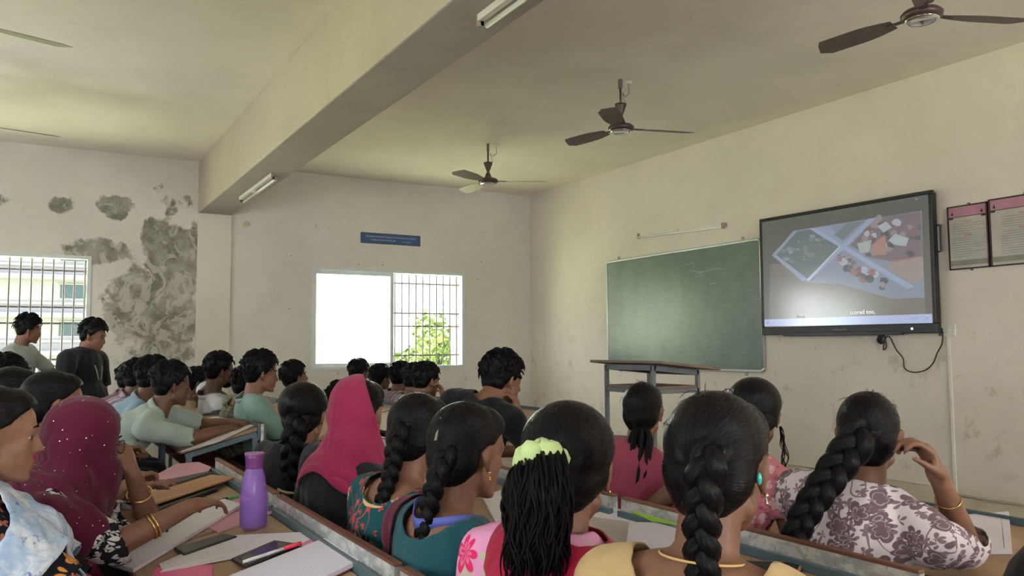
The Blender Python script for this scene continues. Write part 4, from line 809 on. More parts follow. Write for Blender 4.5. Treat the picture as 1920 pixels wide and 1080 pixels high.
def hood(m, name='headscarf', front=.03, drop=.16, slide=0., inner=None, sequins=0, wide=1., arms=0.):
    """cloth over the head and shoulders, open at the face; slide pulls it back off the hair"""
    def f(I):
        T, Rh, Hc, hk = I['T'], I['Rh'], I['Hc'], I['hk']; g = G(); e = lambda p, rr: g.ell(T(p), np.array(rr) * hk, Rh, 20, 14)
        e((-.022, 0, .04), (.114, .102, .104)); e((-.04, 0, -.01), (.095, .108, .1)); e((.01, 0, -.03), (.085, .094, .1)); e((-.01, 0, -.1), (.085, .085, .07))
        Nb, u, Ch_, sd_ = I['Nb'], I['u'], I['Ch'], I['side']
        for s in (-1, 1):
            g.cap(Nb + u * .05 + sd_ * s * .015, Nb - u * .06 + sd_ * s * .085 * wide, .088, .098 * wide); g.cap(Nb - u * .06 + sd_ * s * .085 * wide, Ch_ - u * .12 + sd_ * s * .13 * wide, .1 * wide, .125 * wide)
        for nm in 'LR':
            if arms: g.cap(I['Sh'][nm], I['Sh'][nm] + (I['ends'][nm][0] - I['Sh'][nm]) * arms, .082, .078)
        g.ell(Ch_, np.array((.17, .2, .2)) * wide, np.stack([I['fwd'], sd_, u], 1), 18, 12); g.cap(Hc - V3(0, 0, .08) + I['fwd'] * .02, Nb + I['fwd'] * .05 - u * .02, .085, .11 * wide)
        me = remesh(g, I['vox'], 6, .5); X = co(me); Q = (X - Hc) @ Rh / hk; x, y, z = Q.T
        r0 = np.sqrt((y / .062) ** 2 + ((z + .005) / .098) ** 2); mask = ~((x > front) & (r0 < 1.05)) if not slide else ~(((.53 * x - .85 * y > .012 + (.13 - z) * .3) | (x > .035)) & (z > -.125))
        hgt = X[:, 2] - (Nb[2] - drop); mask &= hgt + .035 * np.sin(X[:, 1] * 22) + .4 * np.minimum(0, X[:, 0] - Hc[0] + .02) * 0 > 0
        nv = np.empty(len(X) * 3, 'f'); me.vertices.foreach_get('normal', nv); nv = nv.reshape(-1, 3)
        an = np.arctan2(y, x + .2); fold = np.sin(an * 17 + z * 14) * .5 + np.sin(an * 29 + z * 31 + 1) * .3; X = X + nv * (fold * .006 * np.clip(.4 - z * 5, .25, 1.6))[:, None]; setco(me, X)
        keep(me, mask, 5); me.name = name; o = put(name, me, m, I['r'], True); so = o.modifiers.new('thickness', 'SOLIDIFY'); so.thickness = .004; so.offset = 0
        if sequins:
            Xc = co(me); nn = np.empty(len(Xc) * 3, 'f'); me.vertices.foreach_get('normal', nn); nn = nn.reshape(-1, 3); rs = np.random.default_rng(9); idx = rs.choice(len(Xc), sequins, replace=False); gs = G()
            for i in idx:
                n_ = nrm(nn[i] + rs.normal(size=3) * .25); a = nrm(np.cross(n_, V3(.3, .2, 1))); b = np.cross(n_, a); rr = rs.uniform(.0012, .0026); c = Xc[i] + nn[i] * .0035; gs.add([c + (a * math.cos(t) + b * math.sin(t)) * rr for t in np.linspace(0, 2 * PI, 7)[:-1]] + [c + n_ * .0006], [(k, (k + 1) % 6, 6) for k in range(6)])
            put('sequins', gs, M['sequin'], o, kind='stuff')
    return f
M['hair'] = hair_mat('black_hair'); M['dark_cloth'] = fabric('dark_trousers', (.02, .022, .03)); M['lens'] = glass('spectacle_lens', (.97, .98, 1), .02, .08); M['sequin'] = plain('sequin_silver', (.85, .8, .82), .18, 1., var=.02)
# ------------------------------------------------------------------ desks and benches
def make_desk(L, zf=.775, slope=.214, zl=None):
    r = empty('desk'); zn = zf - .42 * slope
    put('desktop', G().add([(x, y, z + dz) for dz in (-.018, 0) for x, y, z in ((-.45, 0, zn), (-.03, 0, zf), (-.03, L, zf), (-.45, L, zn))], [(0, 3, 2, 1), (4, 5, 6, 7), (0, 1, 5, 4), (1, 2, 6, 5), (2, 3, 7, 6), (3, 0, 4, 7)]), M['desk'], r, bevel=.002)
    put('desk_edge', G().box((-.458, 0, zn - .02), (-.45, L, zn)), M['edge'], r)
    put('apron', G().box((-.026, 0, zf - .075), (-.012, L, zf + .022)), M['steel'], r, bevel=.002)
    for y in (.02, L - .02):
        put('top_rail', G().bar((-.43, y, zn - .036), (-.03, y, zf - .036), .03, .03), M['steel'], r)
        put('leg', G().bar((-.04, y, 0), (-.04, y, zf - .05), .032, .032, (1, 0, 0)), M['steel'], r); put('leg', G().bar((-.41, y, 0), (-.41, y, zn - .04), .032, .032, (1, 0, 0)), M['steel'], r)
        put('foot_rail', G().bar((-.41, y, .08), (-.04, y, .08), .025, .03), M['steel'], r)
    put('book_shelf', G().box((-.36, .03, zn - .16), (-.05, L - .03, zn - .148)), M['edge'], r)
    return r
def make_bench(L, zt=.84):
    r = empty('bench')
    put('seat', G().box((.05, 0, .425), (.34, L, .45)), M['desk'], r, bevel=.003)
    put('backrest', G().box((-.009, 0, zt - .16), (.009, L, zt - .008)), M['worn'], r)
    put('backrest_edge', G().box((-.011, 0, zt - .008), (.011, L, zt)), M['edge'], r, bevel=.002)
    for y in (.06, L - .06):
        put('leg', G().bar((.07, y, 0), (.07, y, .425), .03, .03, (1, 0, 0)), M['steel'], r); put('leg', G().bar((.32, y, 0), (.32, y, .425), .03, .03, (1, 0, 0)), M['steel'], r)
        put('backrest_post', G().bar((.022, y, .3), (.022, y, zt - .03), .025, .025, (1, 0, 0)).bar((.02, y, .41), (.33, y, .41), .025, .025), M['steel'], r)
    return r
KX = (.72, 1.65, 2.6)
dk = make_desk(1.02); bn_ = make_bench(1.02); dkb = make_desk(1.12, .85, .25); bnb = make_bench(1.12, .88); used = set()
def place(proto, x, y, label, cat, group):
    o = proto if proto.name not in used else copy_tree(proto); used.add(proto.name); o.location = (x, y, 0); tag(o, label, cat, group)
YS = [(.68, 'nearest the camera'), (1.73, 'with the purple bottle standing on it'), (2.79, 'with the brown board and pink papers')]
for y, t in YS: place(dk, KX[0], y, 'sloping desk of the nearest row ' + t, 'desk', 'sloping classroom desks')
for y, t in zip((.0, 1.08, 2.14, 3.2), ('at the right picture edge', 'with pale papers and a phone on it', 'before the teal dressed woman', 'farthest along its row')): place(dk, KX[1], y, 'sloping desk of the second row ' + t, 'desk', 'sloping classroom desks')
for y, t in zip((.0, 1.08, 2.14, 3.2), ('at the right picture edge', 'with the open notebook on it', 'behind the maroon dressed woman', 'before the man in black')): place(dk, KX[2], y, 'sloping desk of the front row ' + t, 'desk', 'sloping classroom desks')
for y, t in YS:
    if y > 1: place(bn_, KX[0] - .95, y, 'bench in the nearest row behind the desk ' + t, 'bench', 'low backed classroom benches')
for y, t in YS: place(bn_, KX[0], y, 'bench whose worn back rises behind the desk ' + t, 'bench', 'low backed classroom benches')
for y, t in zip((.0, 1.08, 2.14, 3.2), ('under the black and yellow backpack', 'behind the woman in white floral kurta', 'behind the maroon dressed woman', 'behind the man in black')): place(bn_, KX[1], y, 'bench of the front row ' + t, 'bench', 'low backed classroom benches')
for ix, x in enumerate((1.2, 1.9, 2.6, 3.3)):
    for iy, y in enumerate((5.0, 6.16, 7.32)):
        row = ('rear', 'second', 'third', 'front')[ix]; pl = ('nearest the camera', 'in the middle', 'nearest the window wall')[iy]
        place(dkb, x, y, 'desk in the %s row of the far block %s' % (row, pl), 'desk', 'desks of the far block')
        if ix: place(bnb, (1.2, 1.9, 2.6, 3.3)[ix - 1], y, 'bench in the %s row of the far block %s' % (row, pl), 'bench', 'benches of the far block')
for iy, y in enumerate((5.0, 6.16, 7.32)): place(bnb, .02, y, 'bench in the rear row of the far block ' + ('nearest the camera', 'in the middle', 'nearest the window wall')[iy], 'bench', 'benches of the far block')

# ------------------------------------------------------------------ things on the desks
def lift(p, h): return (p[0], p[1], p[2] + h)
def slab(name, pts, h, m, label=None, cat=None, group=None, parent=None, base=.0015, bevel=0.):   # flat thing on a sloping desk, corners on the desk surface
    n = len(pts); o = Vector(pts[0]); V = [Vector(lift(p, base)) - o for p in pts] + [Vector(lift(p, base + h)) - o for p in pts]
    ar = sum((Vector(pts[i]).cross(Vector(pts[(i + 1) % n]))).z for i in range(n)); F = [tuple(range(n))[::-1], tuple(range(n, 2 * n))] + [(i, (i + 1) % n, n + (i + 1) % n, n + i) for i in range(n)]
    if ar < 0: F = [f[::-1] for f in F]
    ob = put(name, G().add([tuple(v) for v in V], F), m, parent, label=label, cat=cat, group=group, bevel=bevel)
    if parent is None: ob.location = o
    else: ob.location = o - Vector(parent.location)
    return ob
pinkp = plain('pink_card', (.62, .22, .36), .7, var=.06); palep = plain('pale_pink_sheet', (.55, .27, .36), .7, var=.06); hot = plain('bright_pink_plastic', (.75, .12, .32), .35)
def book(name, pts, h, label, group=None, m=None, cover=None, base=.0015):
    o = slab(name, pts, h * .8, m or M['paper'], label, 'notebook', group, base=base + h * .2)
    slab('cover', pts, h * .2, cover or pinkp, parent=o, base=base); return o
def quad4(c, a, b, w, l): pass
# nearest desk: notebook and pink file in the corner, sheets, phone, pen
nb = book('notebook', [(0.730, 2.240, 0.784), (0.749, 1.971, 0.788), (0.604, 1.930, 0.757), (0.425, 2.199, 0.718)], .012, 'thick open notebook with ruled white pages at the desk end', base=.006)
slab('pink_file', [(0.657, 2.299, 0.768), (0.726, 2.324, 0.783), (0.772, 2.092, 0.793), (0.705, 1.993, 0.778)], .004, pinkp, 'pink cardboard file sticking out under the thick notebook', 'file')
slab('paper_sheet', [(0.520, 2.665, 0.739), (0.747, 2.342, 0.787), (0.691, 2.262, 0.775), (0.324, 2.493, 0.697)], .0015, M['plainpaper'], 'loose white sheet reaching under the pink file', 'paper', base=.004)
slab('paper_sheet', [(0.519, 2.658, 0.738), (0.627, 2.504, 0.761), (0.512, 2.433, 0.737), (0.331, 2.495, 0.698), (0.331, 2.573, 0.698)], .0015, M['plainpaper'], 'folded white sheet on top of the loose sheet', 'paper', base=.006)
slab('pink_folder', [(0.321, 2.562, 0.696), (0.448, 2.400, 0.723), (0.420, 2.261, 0.717), (0.289, 2.431, 0.689)], .003, hot, 'bright pink plastic folder below the white sheets', 'folder', base=.001)
ph = slab('phone', [(0.485, 2.355, 0.731), (0.613, 2.387, 0.759), (0.652, 2.271, 0.767), (0.500, 2.231, 0.734)], .008, M['black'], 'black phone lying on loose papers beside the pen', 'phone', base=.008, bevel=.003)
slab('phone_screen', [(0.502, 2.328, 0.735), (0.610, 2.363, 0.758), (0.641, 2.277, 0.764), (0.508, 2.243, 0.736)], .0006, plain('phone_glass', (.03, .028, .026), .12), parent=ph, base=.0162)
a, b = Vector((0.495, 2.252, 0.733)), Vector((0.647, 2.238, 0.766)); d = b - a
pe = put('pen', G().tube([lift(tuple(a), .025), lift(tuple(a + d * .45), .025)], .0048, 8), plain('pen_white', (.7, .68, .72), .3), smooth=True, label='white and red ball pen lying along the thick notebook', cat='pen')
put('pen_barrel', G().tube([lift(tuple(a + d * .4), .0255), lift(tuple(a + d * .72), .0255)], .0046, 8), plain('pen_clear', (.5, .5, .55), .15), pe, True)
put('pen_cap', G().tube([lift(tuple(a + d * .7), .0255), lift(tuple(b), .0255)], .0056, 8), plain('pen_red', (.75, .03, .08), .3), pe, True)
slab('black_pouch', [(0.384, 2.680, 0.710), (0.526, 2.654, 0.740), (0.550, 2.580, 0.745), (0.398, 2.570, 0.712)], .012, M['black'], 'flat black pouch behind the white sheets', 'pouch', bevel=.004)
# exam pad under the writing hand
pd = slab('answer_book', [(0.198, 2.811, 0.670), (0.617, 3.175, 0.759), (0.644, 2.969, 0.765), (0.265, 2.584, 0.684)], .01, M['plainpaper'], 'white answer book under the hand of the woman in maroon scarf', 'notebook', base=.004)
slab('cover', [(0.198, 2.811, 0.670), (0.617, 3.175, 0.759), (0.644, 2.969, 0.765), (0.265, 2.584, 0.684)], .002, palep, parent=pd)
slab('pink_sheet', [(0.505, 2.898, 0.735), (0.728, 2.953, 0.783), (0.732, 2.755, 0.784), (0.524, 2.727, 0.739)], .0012, palep, 'pale pink sheet under the purple bottle side', 'paper')
slab('pink_sheet', [(0.511, 3.147, 0.737), (0.726, 3.105, 0.783), (0.732, 2.969, 0.784), (0.533, 2.944, 0.741)], .0012, palep, 'pale pink sheet beside the green pen cap', 'paper')
gp = put('pen', G().tube([lift((0.603, 3.153, 0.756), .012), lift((0.635, 3.140, 0.763), .012)], .0045, 8), M['black'], smooth=True, label='pen with green cap on the answer book', cat='pen')
put('pen_cap', G().tube([lift((0.635, 3.140, 0.763), .0125), lift((0.664, 3.117, 0.769), .0125)], .0058, 8), plain('cap_green', (.08, .45, .15), .35), gp, True)
eb = slab('exam_board', [(0.428, 3.594, 0.719), (0.660, 3.624, 0.768), (0.715, 3.422, 0.780), (0.415, 3.353, 0.716)], .006, M['exam'], 'brown hardboard exam pad lying on the nearest desk', 'exam board', base=.022)
slab('tablet', [(0.427, 3.452, 0.719), (0.626, 3.495, 0.761), (0.639, 3.366, 0.764), (0.422, 3.293, 0.718)], .014, M['black'], 'black case under the brown hardboard pad', 'case', bevel=.003)
slab('pencil_case', [(0.501, 3.843, 0.735), (0.674, 3.832, 0.772), (0.680, 3.729, 0.773), (0.500, 3.719, 0.734)], .016, M['darkgrey'], 'dark grey pencil case under the crumpled pink sheet', 'case', bevel=.005)
slab('pink_sheet', [(0.466, 4.002, 0.727), (0.604, 4.191, 0.757), (0.685, 4.076, 0.774), (0.701, 3.843, 0.777), (0.673, 3.763, 0.771), (0.513, 3.850, 0.737)], .002, palep, 'crumpled pale pink sheet on the dark pencil case', 'paper', base=.018)
# bottle
bx, by, bz_ = (0.614, 2.654, 0.759)
bt = empty('water_bottle', (bx, by, bz_ + .001), label='purple translucent water bottle half full on the nearest desk', cat='bottle')
def pur(name, a, rough, mixf):
    n = N(name); tr = n.add('ShaderNodeBsdfTransparent'); n.put(tr.inputs[0], (*a, 1)); n.out((a[0] * .8, a[1] * .6, a[2]), rough, 0, .6); mx = n.add('ShaderNodeMixShader'); n.put(mx.inputs[0], mixf); n.t.links.new(tr.outputs[0], mx.inputs[1]); n.t.links.new(n.b.outputs[0], mx.inputs[2]); n.t.links.new(mx.outputs[0], n.n['Material Output'].inputs[0]); return n.m
sc = 1.0
put('bottle_body', G().lathe([(0, 0), (.034, 0), (.0395, .004), (.0415, .012), (.0425, .05), (.0425, .085), (.040, .12), (.034, .155), (.028, .178), (.0255, .188), (.0255, .2), (.0235, .2), (.0235, .188), (.0325, .155), (.0385, .12), (.041, .085), (.041, .05), (.04, .012), (0, .008)], seg=32), pur('bottle_plastic', (.82, .68, .95), .15, .3), bt, True)
put('water', G().lathe([(0, .009), (.0385, .0125), (.0403, .05), (.0403, .078), (0, .079)], seg=32), pur('bottle_water', (.5, .28, .88), .05, .2), bt, True)
put('bottle_cap', G().lathe([(.0, .232), (.027, .232), (.0295, .23), (.0275, .215), (.0265, .19), (.0265, .186), (0, .186)], seg=32), plain('cap_purple', (.22, .06, .26), .35), bt, True)
put('cap_rim', G().lathe([(.0295, .228), (.031, .231), (.0295, .234), (.026, .233)], seg=32), plain('cap_rim_purple', (.4, .2, .45), .3), bt, True)
# second row desk
slab('paper_sheet', [(1.664, 2.200, 0.784), (1.698, 2.041, 0.792), (1.604, 2.000, 0.772), (1.579, 2.188, 0.766)], .0015, M['plainpaper'], 'white sheet against the bench back on the second desk row', 'paper')
slab('grey_folder', [(1.573, 2.180, 0.765), (1.613, 1.985, 0.773), (1.467, 1.843, 0.742), (1.444, 2.072, 0.737)], .003, plain('greyish_card', (.40, .37, .34), .8), 'greyish folder beside the ruled papers', 'folder', base=.004)
book('ruled_pad', [(1.586, 1.990, 0.768), (1.668, 1.825, 0.785), (1.490, 1.610, 0.747), (1.400, 1.783, 0.728)], .012, 'thick pad of ruled sheets in front of the green file', base=.006, m=papermat('ruled_grey_paper', (.56, .54, .6)))
slab('green_file', [(1.641, 2.051, 0.780), (1.671, 2.043, 0.786), (1.690, 1.845, 0.790), (1.645, 1.801, 0.780), (1.621, 1.927, 0.775)], .004, plain('lime_green_card', (.30, .55, .04), .6), 'lime green file on the second desk row', 'file', base=.02)
slab('open_notebook', [(1.490, 2.755, 0.747), (1.623, 2.751, 0.776), (1.591, 2.552, 0.769), (1.366, 2.432, 0.721)], .008, M['plainpaper'], 'pale notebook in front of the woman with blue lanyard', 'notebook')
def rect(cx, cy, ang, l, w, x0=1.62, z0=.775, k=.214):
    c, q = math.cos(ang), math.sin(ang); return [(cx + c * a_ - q * b_, cy + q * a_ + c * b_, z0 + k * (cx + c * a_ - q * b_ - x0)) for a_, b_ in ((-l / 2, -w / 2), (l / 2, -w / 2), (l / 2, w / 2), (-l / 2, w / 2))]
p2 = slab('phone', rect(1.575, 1.44, math.radians(-62), .16, .078), .009, M['exam'], 'phone in brown case in front of the nearest plait', 'phone', bevel=.003)
slab('phone_screen', rect(1.575, 1.44, math.radians(-62), .148, .066), .0006, M['black'], parent=p2, base=.0102)
# front row desk notebook
ob = slab('open_notebook', [(2.508, 1.573, 0.762), (2.634, 1.425, 0.789), (2.374, 1.281, 0.733), (2.241, 1.486, 0.705)], .010, M['plainpaper'], 'open notebook with margins beside the raised elbow', 'notebook')
slab('margin_line', [(2.588, 1.425, 0.779), (2.590, 1.423, 0.779), (2.381, 1.305, 0.735), (2.380, 1.307, 0.734)], .0004, plain('margin_grey', (.3, .28, .4), .8), parent=ob, base=.0115)
slab('margin_line', [(2.493, 1.555, 0.758), (2.494, 1.552, 0.759), (2.274, 1.482, 0.712), (2.273, 1.484, 0.711)], .0004, plain('margin_grey_b', (.3, .28, .4), .8), parent=ob, base=.0115)
# far block papers
slab('paper_sheet', [(0.719, 4.949, 0.737), (0.912, 4.876, 0.786), (1.188, 5.109, 0.855), (1.259, 5.356, 0.872), (1.080, 5.196, 0.828), (0.866, 5.025, 0.774)], .0015, M['plainpaper'], 'white sheet overhanging the end of the far block desk', 'paper', base=.004)
slab('paper_sheet', [(.95, 5.7, .80), (1.15, 5.75, .85), (1.12, 6.05, .845), (.9, 6.0, .79)], .004, M['plainpaper'], 'white sheet farther along the same far block desk', 'paper')
# backpack at the right edge
bp = empty('backpack', (2.0, .95, .45), math.radians(15), label='black and yellow backpack on the front row bench', cat='backpack')
yl = fabric('mustard_cloth', (.42, .27, .02)); bk = fabric('black_nylon', (.012, .012, .015), rough=.6)
g = G(); g.ell((0, 0, .22), (.13, .16, .235)); g.ell((.0, 0, .11), (.135, .17, .115)); put('bag_body', remesh(g, .012, 4), bk, bp, True)
g = G(); g.ell((-.105, -.0, .2), (.05, .12, .17)); put('front_panel', remesh(g, .01, 3), yl, bp, True)
put('bag_handle', G().tube(smoothpath([(.03, -.04, .43), (.02, -.03, .49), (.02, .03, .49), (.03, .04, .43)]), .008, 8), bk, bp, True)
# ------------------------------------------------------------------ the people
F = {}
def fab(n, c, **k): F[n] = fabric(n.replace(' ', '_'), c, **k); return F[n]
teal = fab('teal cotton', (.010, .075, .095)); crimson = fab('crimson cloth', (.36, .01, .05)); maroonc = fab('maroon cloth', (.085, .006, .026)); magenta = fab('magenta cloth', (.27, .02, .07)); blk = fab('black cloth', (.009, .009, .012)); rose = fab('rose kurta', (.25, .045, .08))
pinkfl = floral('pink_floral', (.75, .33, .55), (.7, .03, .14), (.32, .42, .2), 6., leaf=(.5, .5, .36), dens=.3)
whitefl = floral('white_mauve_floral', (.66, .60, .63), (.17, .11, .13), (.23, .16, .18), 15., dens=.46)
bwfl = floral('black_white_floral', (.012, .012, .016), (.62, .6, .58), (.5, .48, .45), 22., dens=.45, stems=False)
tealfl = floral('teal_cream_floral', (.012, .08, .09), (.45, .36, .3), (.35, .4, .12), 17., leaf=(.5, .06, .06), dens=.34)
blackfl = floral('black_orange_floral', (.011, .011, .015), (.65, .28, .07), (.55, .14, .05), 15., leaf=(.5, .16, .1), dens=.3, stems=False)
pinkpr = floral('rose_print', (.45, .16, .2), (.6, .4, .42), (.3, .08, .1), 18., dens=.35, stems=False)
greyg = fab('grey green shirt', (.34, .42, .38)); mint = fab('mint shirt', (.21, .34, .30)); olive = stripes('olive_check_shirt', (.27, .25, .17), (.12, .11, .08), 150., (0, 1, 0), (0, 0, 1), .2, (.12, .12, .09))
striped = stripes('white_grey_striped_shirt', (.55, .55, .58), (.1, .1, .12), 34., (0, .2, 1), None, .55); plaid = stripes('mauve_check_shirt', (.40, .34, .38), (.17, .12, .14), 210., (0, 1, .2), (0, .2, 1), .1, (.2, .12, .14))
mauve = stripes('mauve_striped_shirt', (.36, .30, .35), (.16, .11, .16), 120., (.3, 1, 0), None, .2); sky = fab('pale blue shirt', (.25, .38, .50)); wine = fab('wine shirt', (.16, .06, .08)); greyt = fab('pale grey shirt', (.36, .39, .40)); char = fab('charcoal shirt', (.013, .014, .018)); khaki = fab('sand cloth', (.4, .33, .22))
bt_ = N('tie_dye'); o_ = bt_.oc(); f_ = bt_.noise(o_, 13., 7, .7, .8); g_ = bt_.noise(bt_.oc(loc=(3, 1, 2)), 26., 5, .6); bt_.bump(bt_.noise(o_, 20., 3), .5, .01)
tie = bt_.out(bt_.mix(bt_.ramp(g_, .6, .68), bt_.mix(bt_.ramp(f_, .4, .62), (.30, .42, .60), (.60, .64, .68)), (.10, .17, .42)), .85, 0, .2)
M['lime'] = fab('lime satin', (.55, .72, .32), rough=.6); M['lany'] = plain('blue_lanyard', (.07, .1, .38), .6); M['goldcloth'] = plain('gold_trim', (.62, .42, .16), .6); M['cream'] = fab('cream satin', (.50, .36, .17)); M['greyly'] = plain('grey_lanyard', (.3, .3, .33), .6)
DK, MD, LT = (.15, .072, .045), (.215, .105, .064), (.29, .15, .095)
G1 = 'women of the second row'; G2 = 'people of the front row'; G0 = 'women at the nearest desks'; GB = 'young men of the far block'

# second row, seen from behind
def a_top(I):   # wide gold edged back neckline
    Nb, u, fw_, sd = I['Nb'], I['u'], I['fwd'], I['side']; pts = [Nb + fw_ * .07 - u * .05 + sd * .10, Nb + sd * .135 - u * .035 - fw_ * .0, Nb - fw_ * .085 + sd * .125 - u * .075, Nb - fw_ * .108 + sd * .07 - u * .135, Nb - fw_ * .113 - u * .16, Nb - fw_ * .108 - sd * .07 - u * .135, Nb - fw_ * .085 - sd * .125 - u * .075, Nb - sd * .135 - u * .035, Nb + fw_ * .07 - u * .05 - sd * .10]
    ribbon(I, [Nb + (sd * math.cos(t) * 1.12 + fw_ * math.sin(t)) * .104 - u * (.035 + .06 * max(0, -math.sin(t))) - fw_ * .02 for t in np.linspace(0, 2 * PI, 17)], .034, M['cream'], 'gold_neckline', .003)
def necklace(m, a=.066, dz=0.):
    def f(I):
        Nb, u, fw_, sd = I['Nb'], I['u'], I['fwd'], I['side']; put('necklace', G().tube([tuple(Nb + (sd * math.cos(t) + fw_ * math.sin(t)) * a - u * (.0 + (.05 if math.sin(t) > 0 else 0) * math.sin(t) - .012) - fw_ * .008) for t in np.linspace(0, 2 * PI, 33)], .0022, 5), m, I['r'], True)
    return f
person('woman with the nearest long black plait and gold edged neckline', (1.009, 1.019, 1.116), (.9, .99), face=20, body=22, twist=8, hp=6, skinc=MD, top=M['cream'], hair='f', neck=(.084, .6), infl=.013, shoulder=1., k=1.04, vox=.0072, group=G1,
       braid=dict(path=[(0.917, 0.939, 1.164), (0.891, 0.928, 1.133), (0.887, 0.934, 1.084), (0.895, 0.947, 1.025), (0.902, 0.954, 0.958), (0.904, 0.957, 0.908)], w=.032, end=.027, tail=.1),
       extras=[a_top, earring(-1, M['chrome'], .012, .004), necklace(M['goldcloth'], .07), lambda I: put('hair_clip', G().ell(I['T']((-.03, -.083, -.012)), (.006, .004, .010)), plain('turquoise', (.05, .5, .45), .2), I['r'], True)])
def crim(I): surf_band(I, crimson, 'dupatta', lambda X, Q: (np.linalg.norm(X - (I['Nb'] - I['u'] * .03), axis=1) < .15) & (((X - I['Nb']) @ I['u']) < .045), .032, .006)
person('woman with the lime green scrunchie and frizzy ponytail', (0.965, 1.398, 1.067), (.9, 1.4), face=38, body=20, hp=6, skinc=MD, top=pinkfl, hair='f puff', k=1.04, infl=.02, vox=.0078, group=G1, shoulder=1.05,
       extras=[crim, scrunchie((0.841, 1.321, 1.100), .031, M['lime'], (-.4, -.66, -.62), .024), locks([(0.874, 1.365, 1.111), (0.832, 1.310, 1.095), (0.813, 1.288, 1.070), (0.807, 1.284, 1.018), (0.812, 1.299, 0.947), (0.818, 1.314, 0.865)], .056, 420, .0029, .014, end=.95), earring(-1, M['gold'], 0, .003)])
def mar(y0, y1, mt=None, nm='dupatta'):
    def f(I): surf_band(I, mt or maroonc, nm, lambda X, Q: (lambda s: (s > y0) & (s < y1) & (X[:, 2] < I['Nb'][2] + .05))((X - I['Nb']) @ I['side']), .022, .006)
    return f
person('woman in teal with a blue lanyard and silver hair clip', (0.923, 1.773, 1.064), (.9, 1.8), face=12, body=10, hp=6, skinc=MD, top=teal, hair='f', neck=(.08, .35), k=1.02, vox=.0078, group=G1,
       braid=dict(path=[(0.863, 1.722, 1.096), (0.832, 1.720, 1.061), (0.807, 1.715, 1.018), (0.796, 1.726, 0.963), (0.786, 1.738, 0.896), (0.781, 1.747, 0.822)], w=.030, end=.022, tail=.08),
       extras=[lanyard(M['lany'], .028), earring(-1, M['gold'], .016, .0035), mar(.125, .3), lambda I: put('hair_clip', G().bar(I['T']((-.105, -.005, .085)), I['T']((-.125, -.02, .03)), .005, .008, (0, 1, 0)), M['chrome'], I['r'])])
def goldneck(I):
    Nb, u, fw_, sd = I['Nb'], I['u'], I['fwd'], I['side']; ribbon(I, [Nb + (sd * math.cos(t) + fw_ * math.sin(t)) * .1 - u * (.012 + .03 * max(0, -math.sin(t))) - fw_ * .012 for t in np.linspace(0, 2 * PI, 17)], .022, M['goldcloth'], 'gold_neckline', .003)
person('woman with gold trimmed neckline and long plait, beside the teal dressed woman', (0.976, 2.183, 1.068), (.9, 2.2), face=25, body=15, hp=8, skinc=MD, top=tealfl, hair='f', neck=(.08, .4), group=G1, vox=.0085,
       braid=dict(path=[(0.901, 2.129, 1.116), (0.872, 2.116, 1.060), (0.858, 2.107, 0.989), (0.835, 2.116, 0.911), (0.811, 2.124, 0.841)], w=.031, end=.02, tail=.06), extras=[goldneck, mar(-.3, -.11)])
def pinkscarf(I): pass
person('woman with magenta scarf slid back and black robe', (0.988, 2.709, 1.095), (.9, 2.75), face=38, body=20, hp=2, skinc=LT, top=blk, hair='f', sleeve=1.8, infl=.02, group=G1, vox=.0085,
       extras=[hood(magenta, front=-.035, drop=.07, slide=1., wide=.85)])
person('woman with a loose curly plait tied with cream ribbon', (0.933, 3.188, 1.056), (.9, 3.25), face=45, body=20, hp=4, skinc=MD, top=teal, hair='f puff', vol=1, group=G1, vox=.0095,
       braid=dict(path=[(0.884, 3.098, 1.065), (0.854, 3.063, 1.000), (0.844, 3.052, 0.932), (0.841, 3.060, 0.853), (0.831, 3.072, 0.783)], w=.05, end=.035, tie=khaki, tail=.1), extras=[mar(-.1, .3, blk, 'shawl')])
# front row
person('woman in white kurta with mauve flowers, pen raised to her mouth', (2.047, 1.482, 1.062), (1.86, 1.5), face=28, body=12, hp=4, skinc=MD, top=whitefl, hair='f', sleeve=dict(L=.9, R=1.08), infl=.018, shoulder=1.14, neck=(.072, .1), vox=.0078, k=1.04, group=G2,
       hands=dict(R=dict(e=(2.202, 1.308, 0.776), w=(2.059, 1.284, 0.962), d=(-.34, .2, .9), n=(-.86, .5, -.15), curl=1.05, side=1, k=1.12), L=dict(w=(2.3, 1.55, .78))),
       braid=dict(path=[(1.932, 1.417, 1.101), (1.885, 1.414, 1.055), (1.833, 1.426, 1.001), (1.767, 1.435, 0.937), (1.715, 1.448, 0.873), (1.681, 1.449, 0.816)], w=.050, end=.033, tail=.1),
       extras=[glasses(), ring_on('R', .72, .031, M['gold'], 'bracelet', .0015), lambda I: put('pen', G().tube([tuple(I['Lc']((1.982, 1.369, 1.041))), tuple(I['Lc']((2.006, 1.308, 1.046)))], .0042, 8), M['darkgrey'], I['r'], True)])
person('woman in rose print behind the nearest plait, hair in a low bun', (2.194, 2.035, 1.072), (1.9, 2.05), face=28, body=15, hp=8, skinc=DK, top=pinkpr, hair='f bun puff', sleeve=.3, group=G2, vox=.0085,
       extras=[locks([(2.233, 1.966, 1.041), (2.241, 1.966, 0.985), (2.262, 1.982, 0.918), (2.260, 2.001, 0.852)], .012, 9, .0018, .012, name='hair_wisps', kind='stuff')])
person('woman in plain rose kurta with thick dark plait and glasses', (2.146, 2.588, 1.055), (1.92, 2.6), face=33, body=25, hp=2, skinc=MD, top=rose, hair='f', sleeve=.9, group=G2, vox=.009, extras=[glasses(), locks([(2.081, 2.524, 1.005), (2.043, 2.497, 0.906), (2.012, 2.487, 0.828), (1.987, 2.484, 0.760), (1.971, 2.498, 0.709)], .05, 60, .008, .012, name='plait', end=.75)])
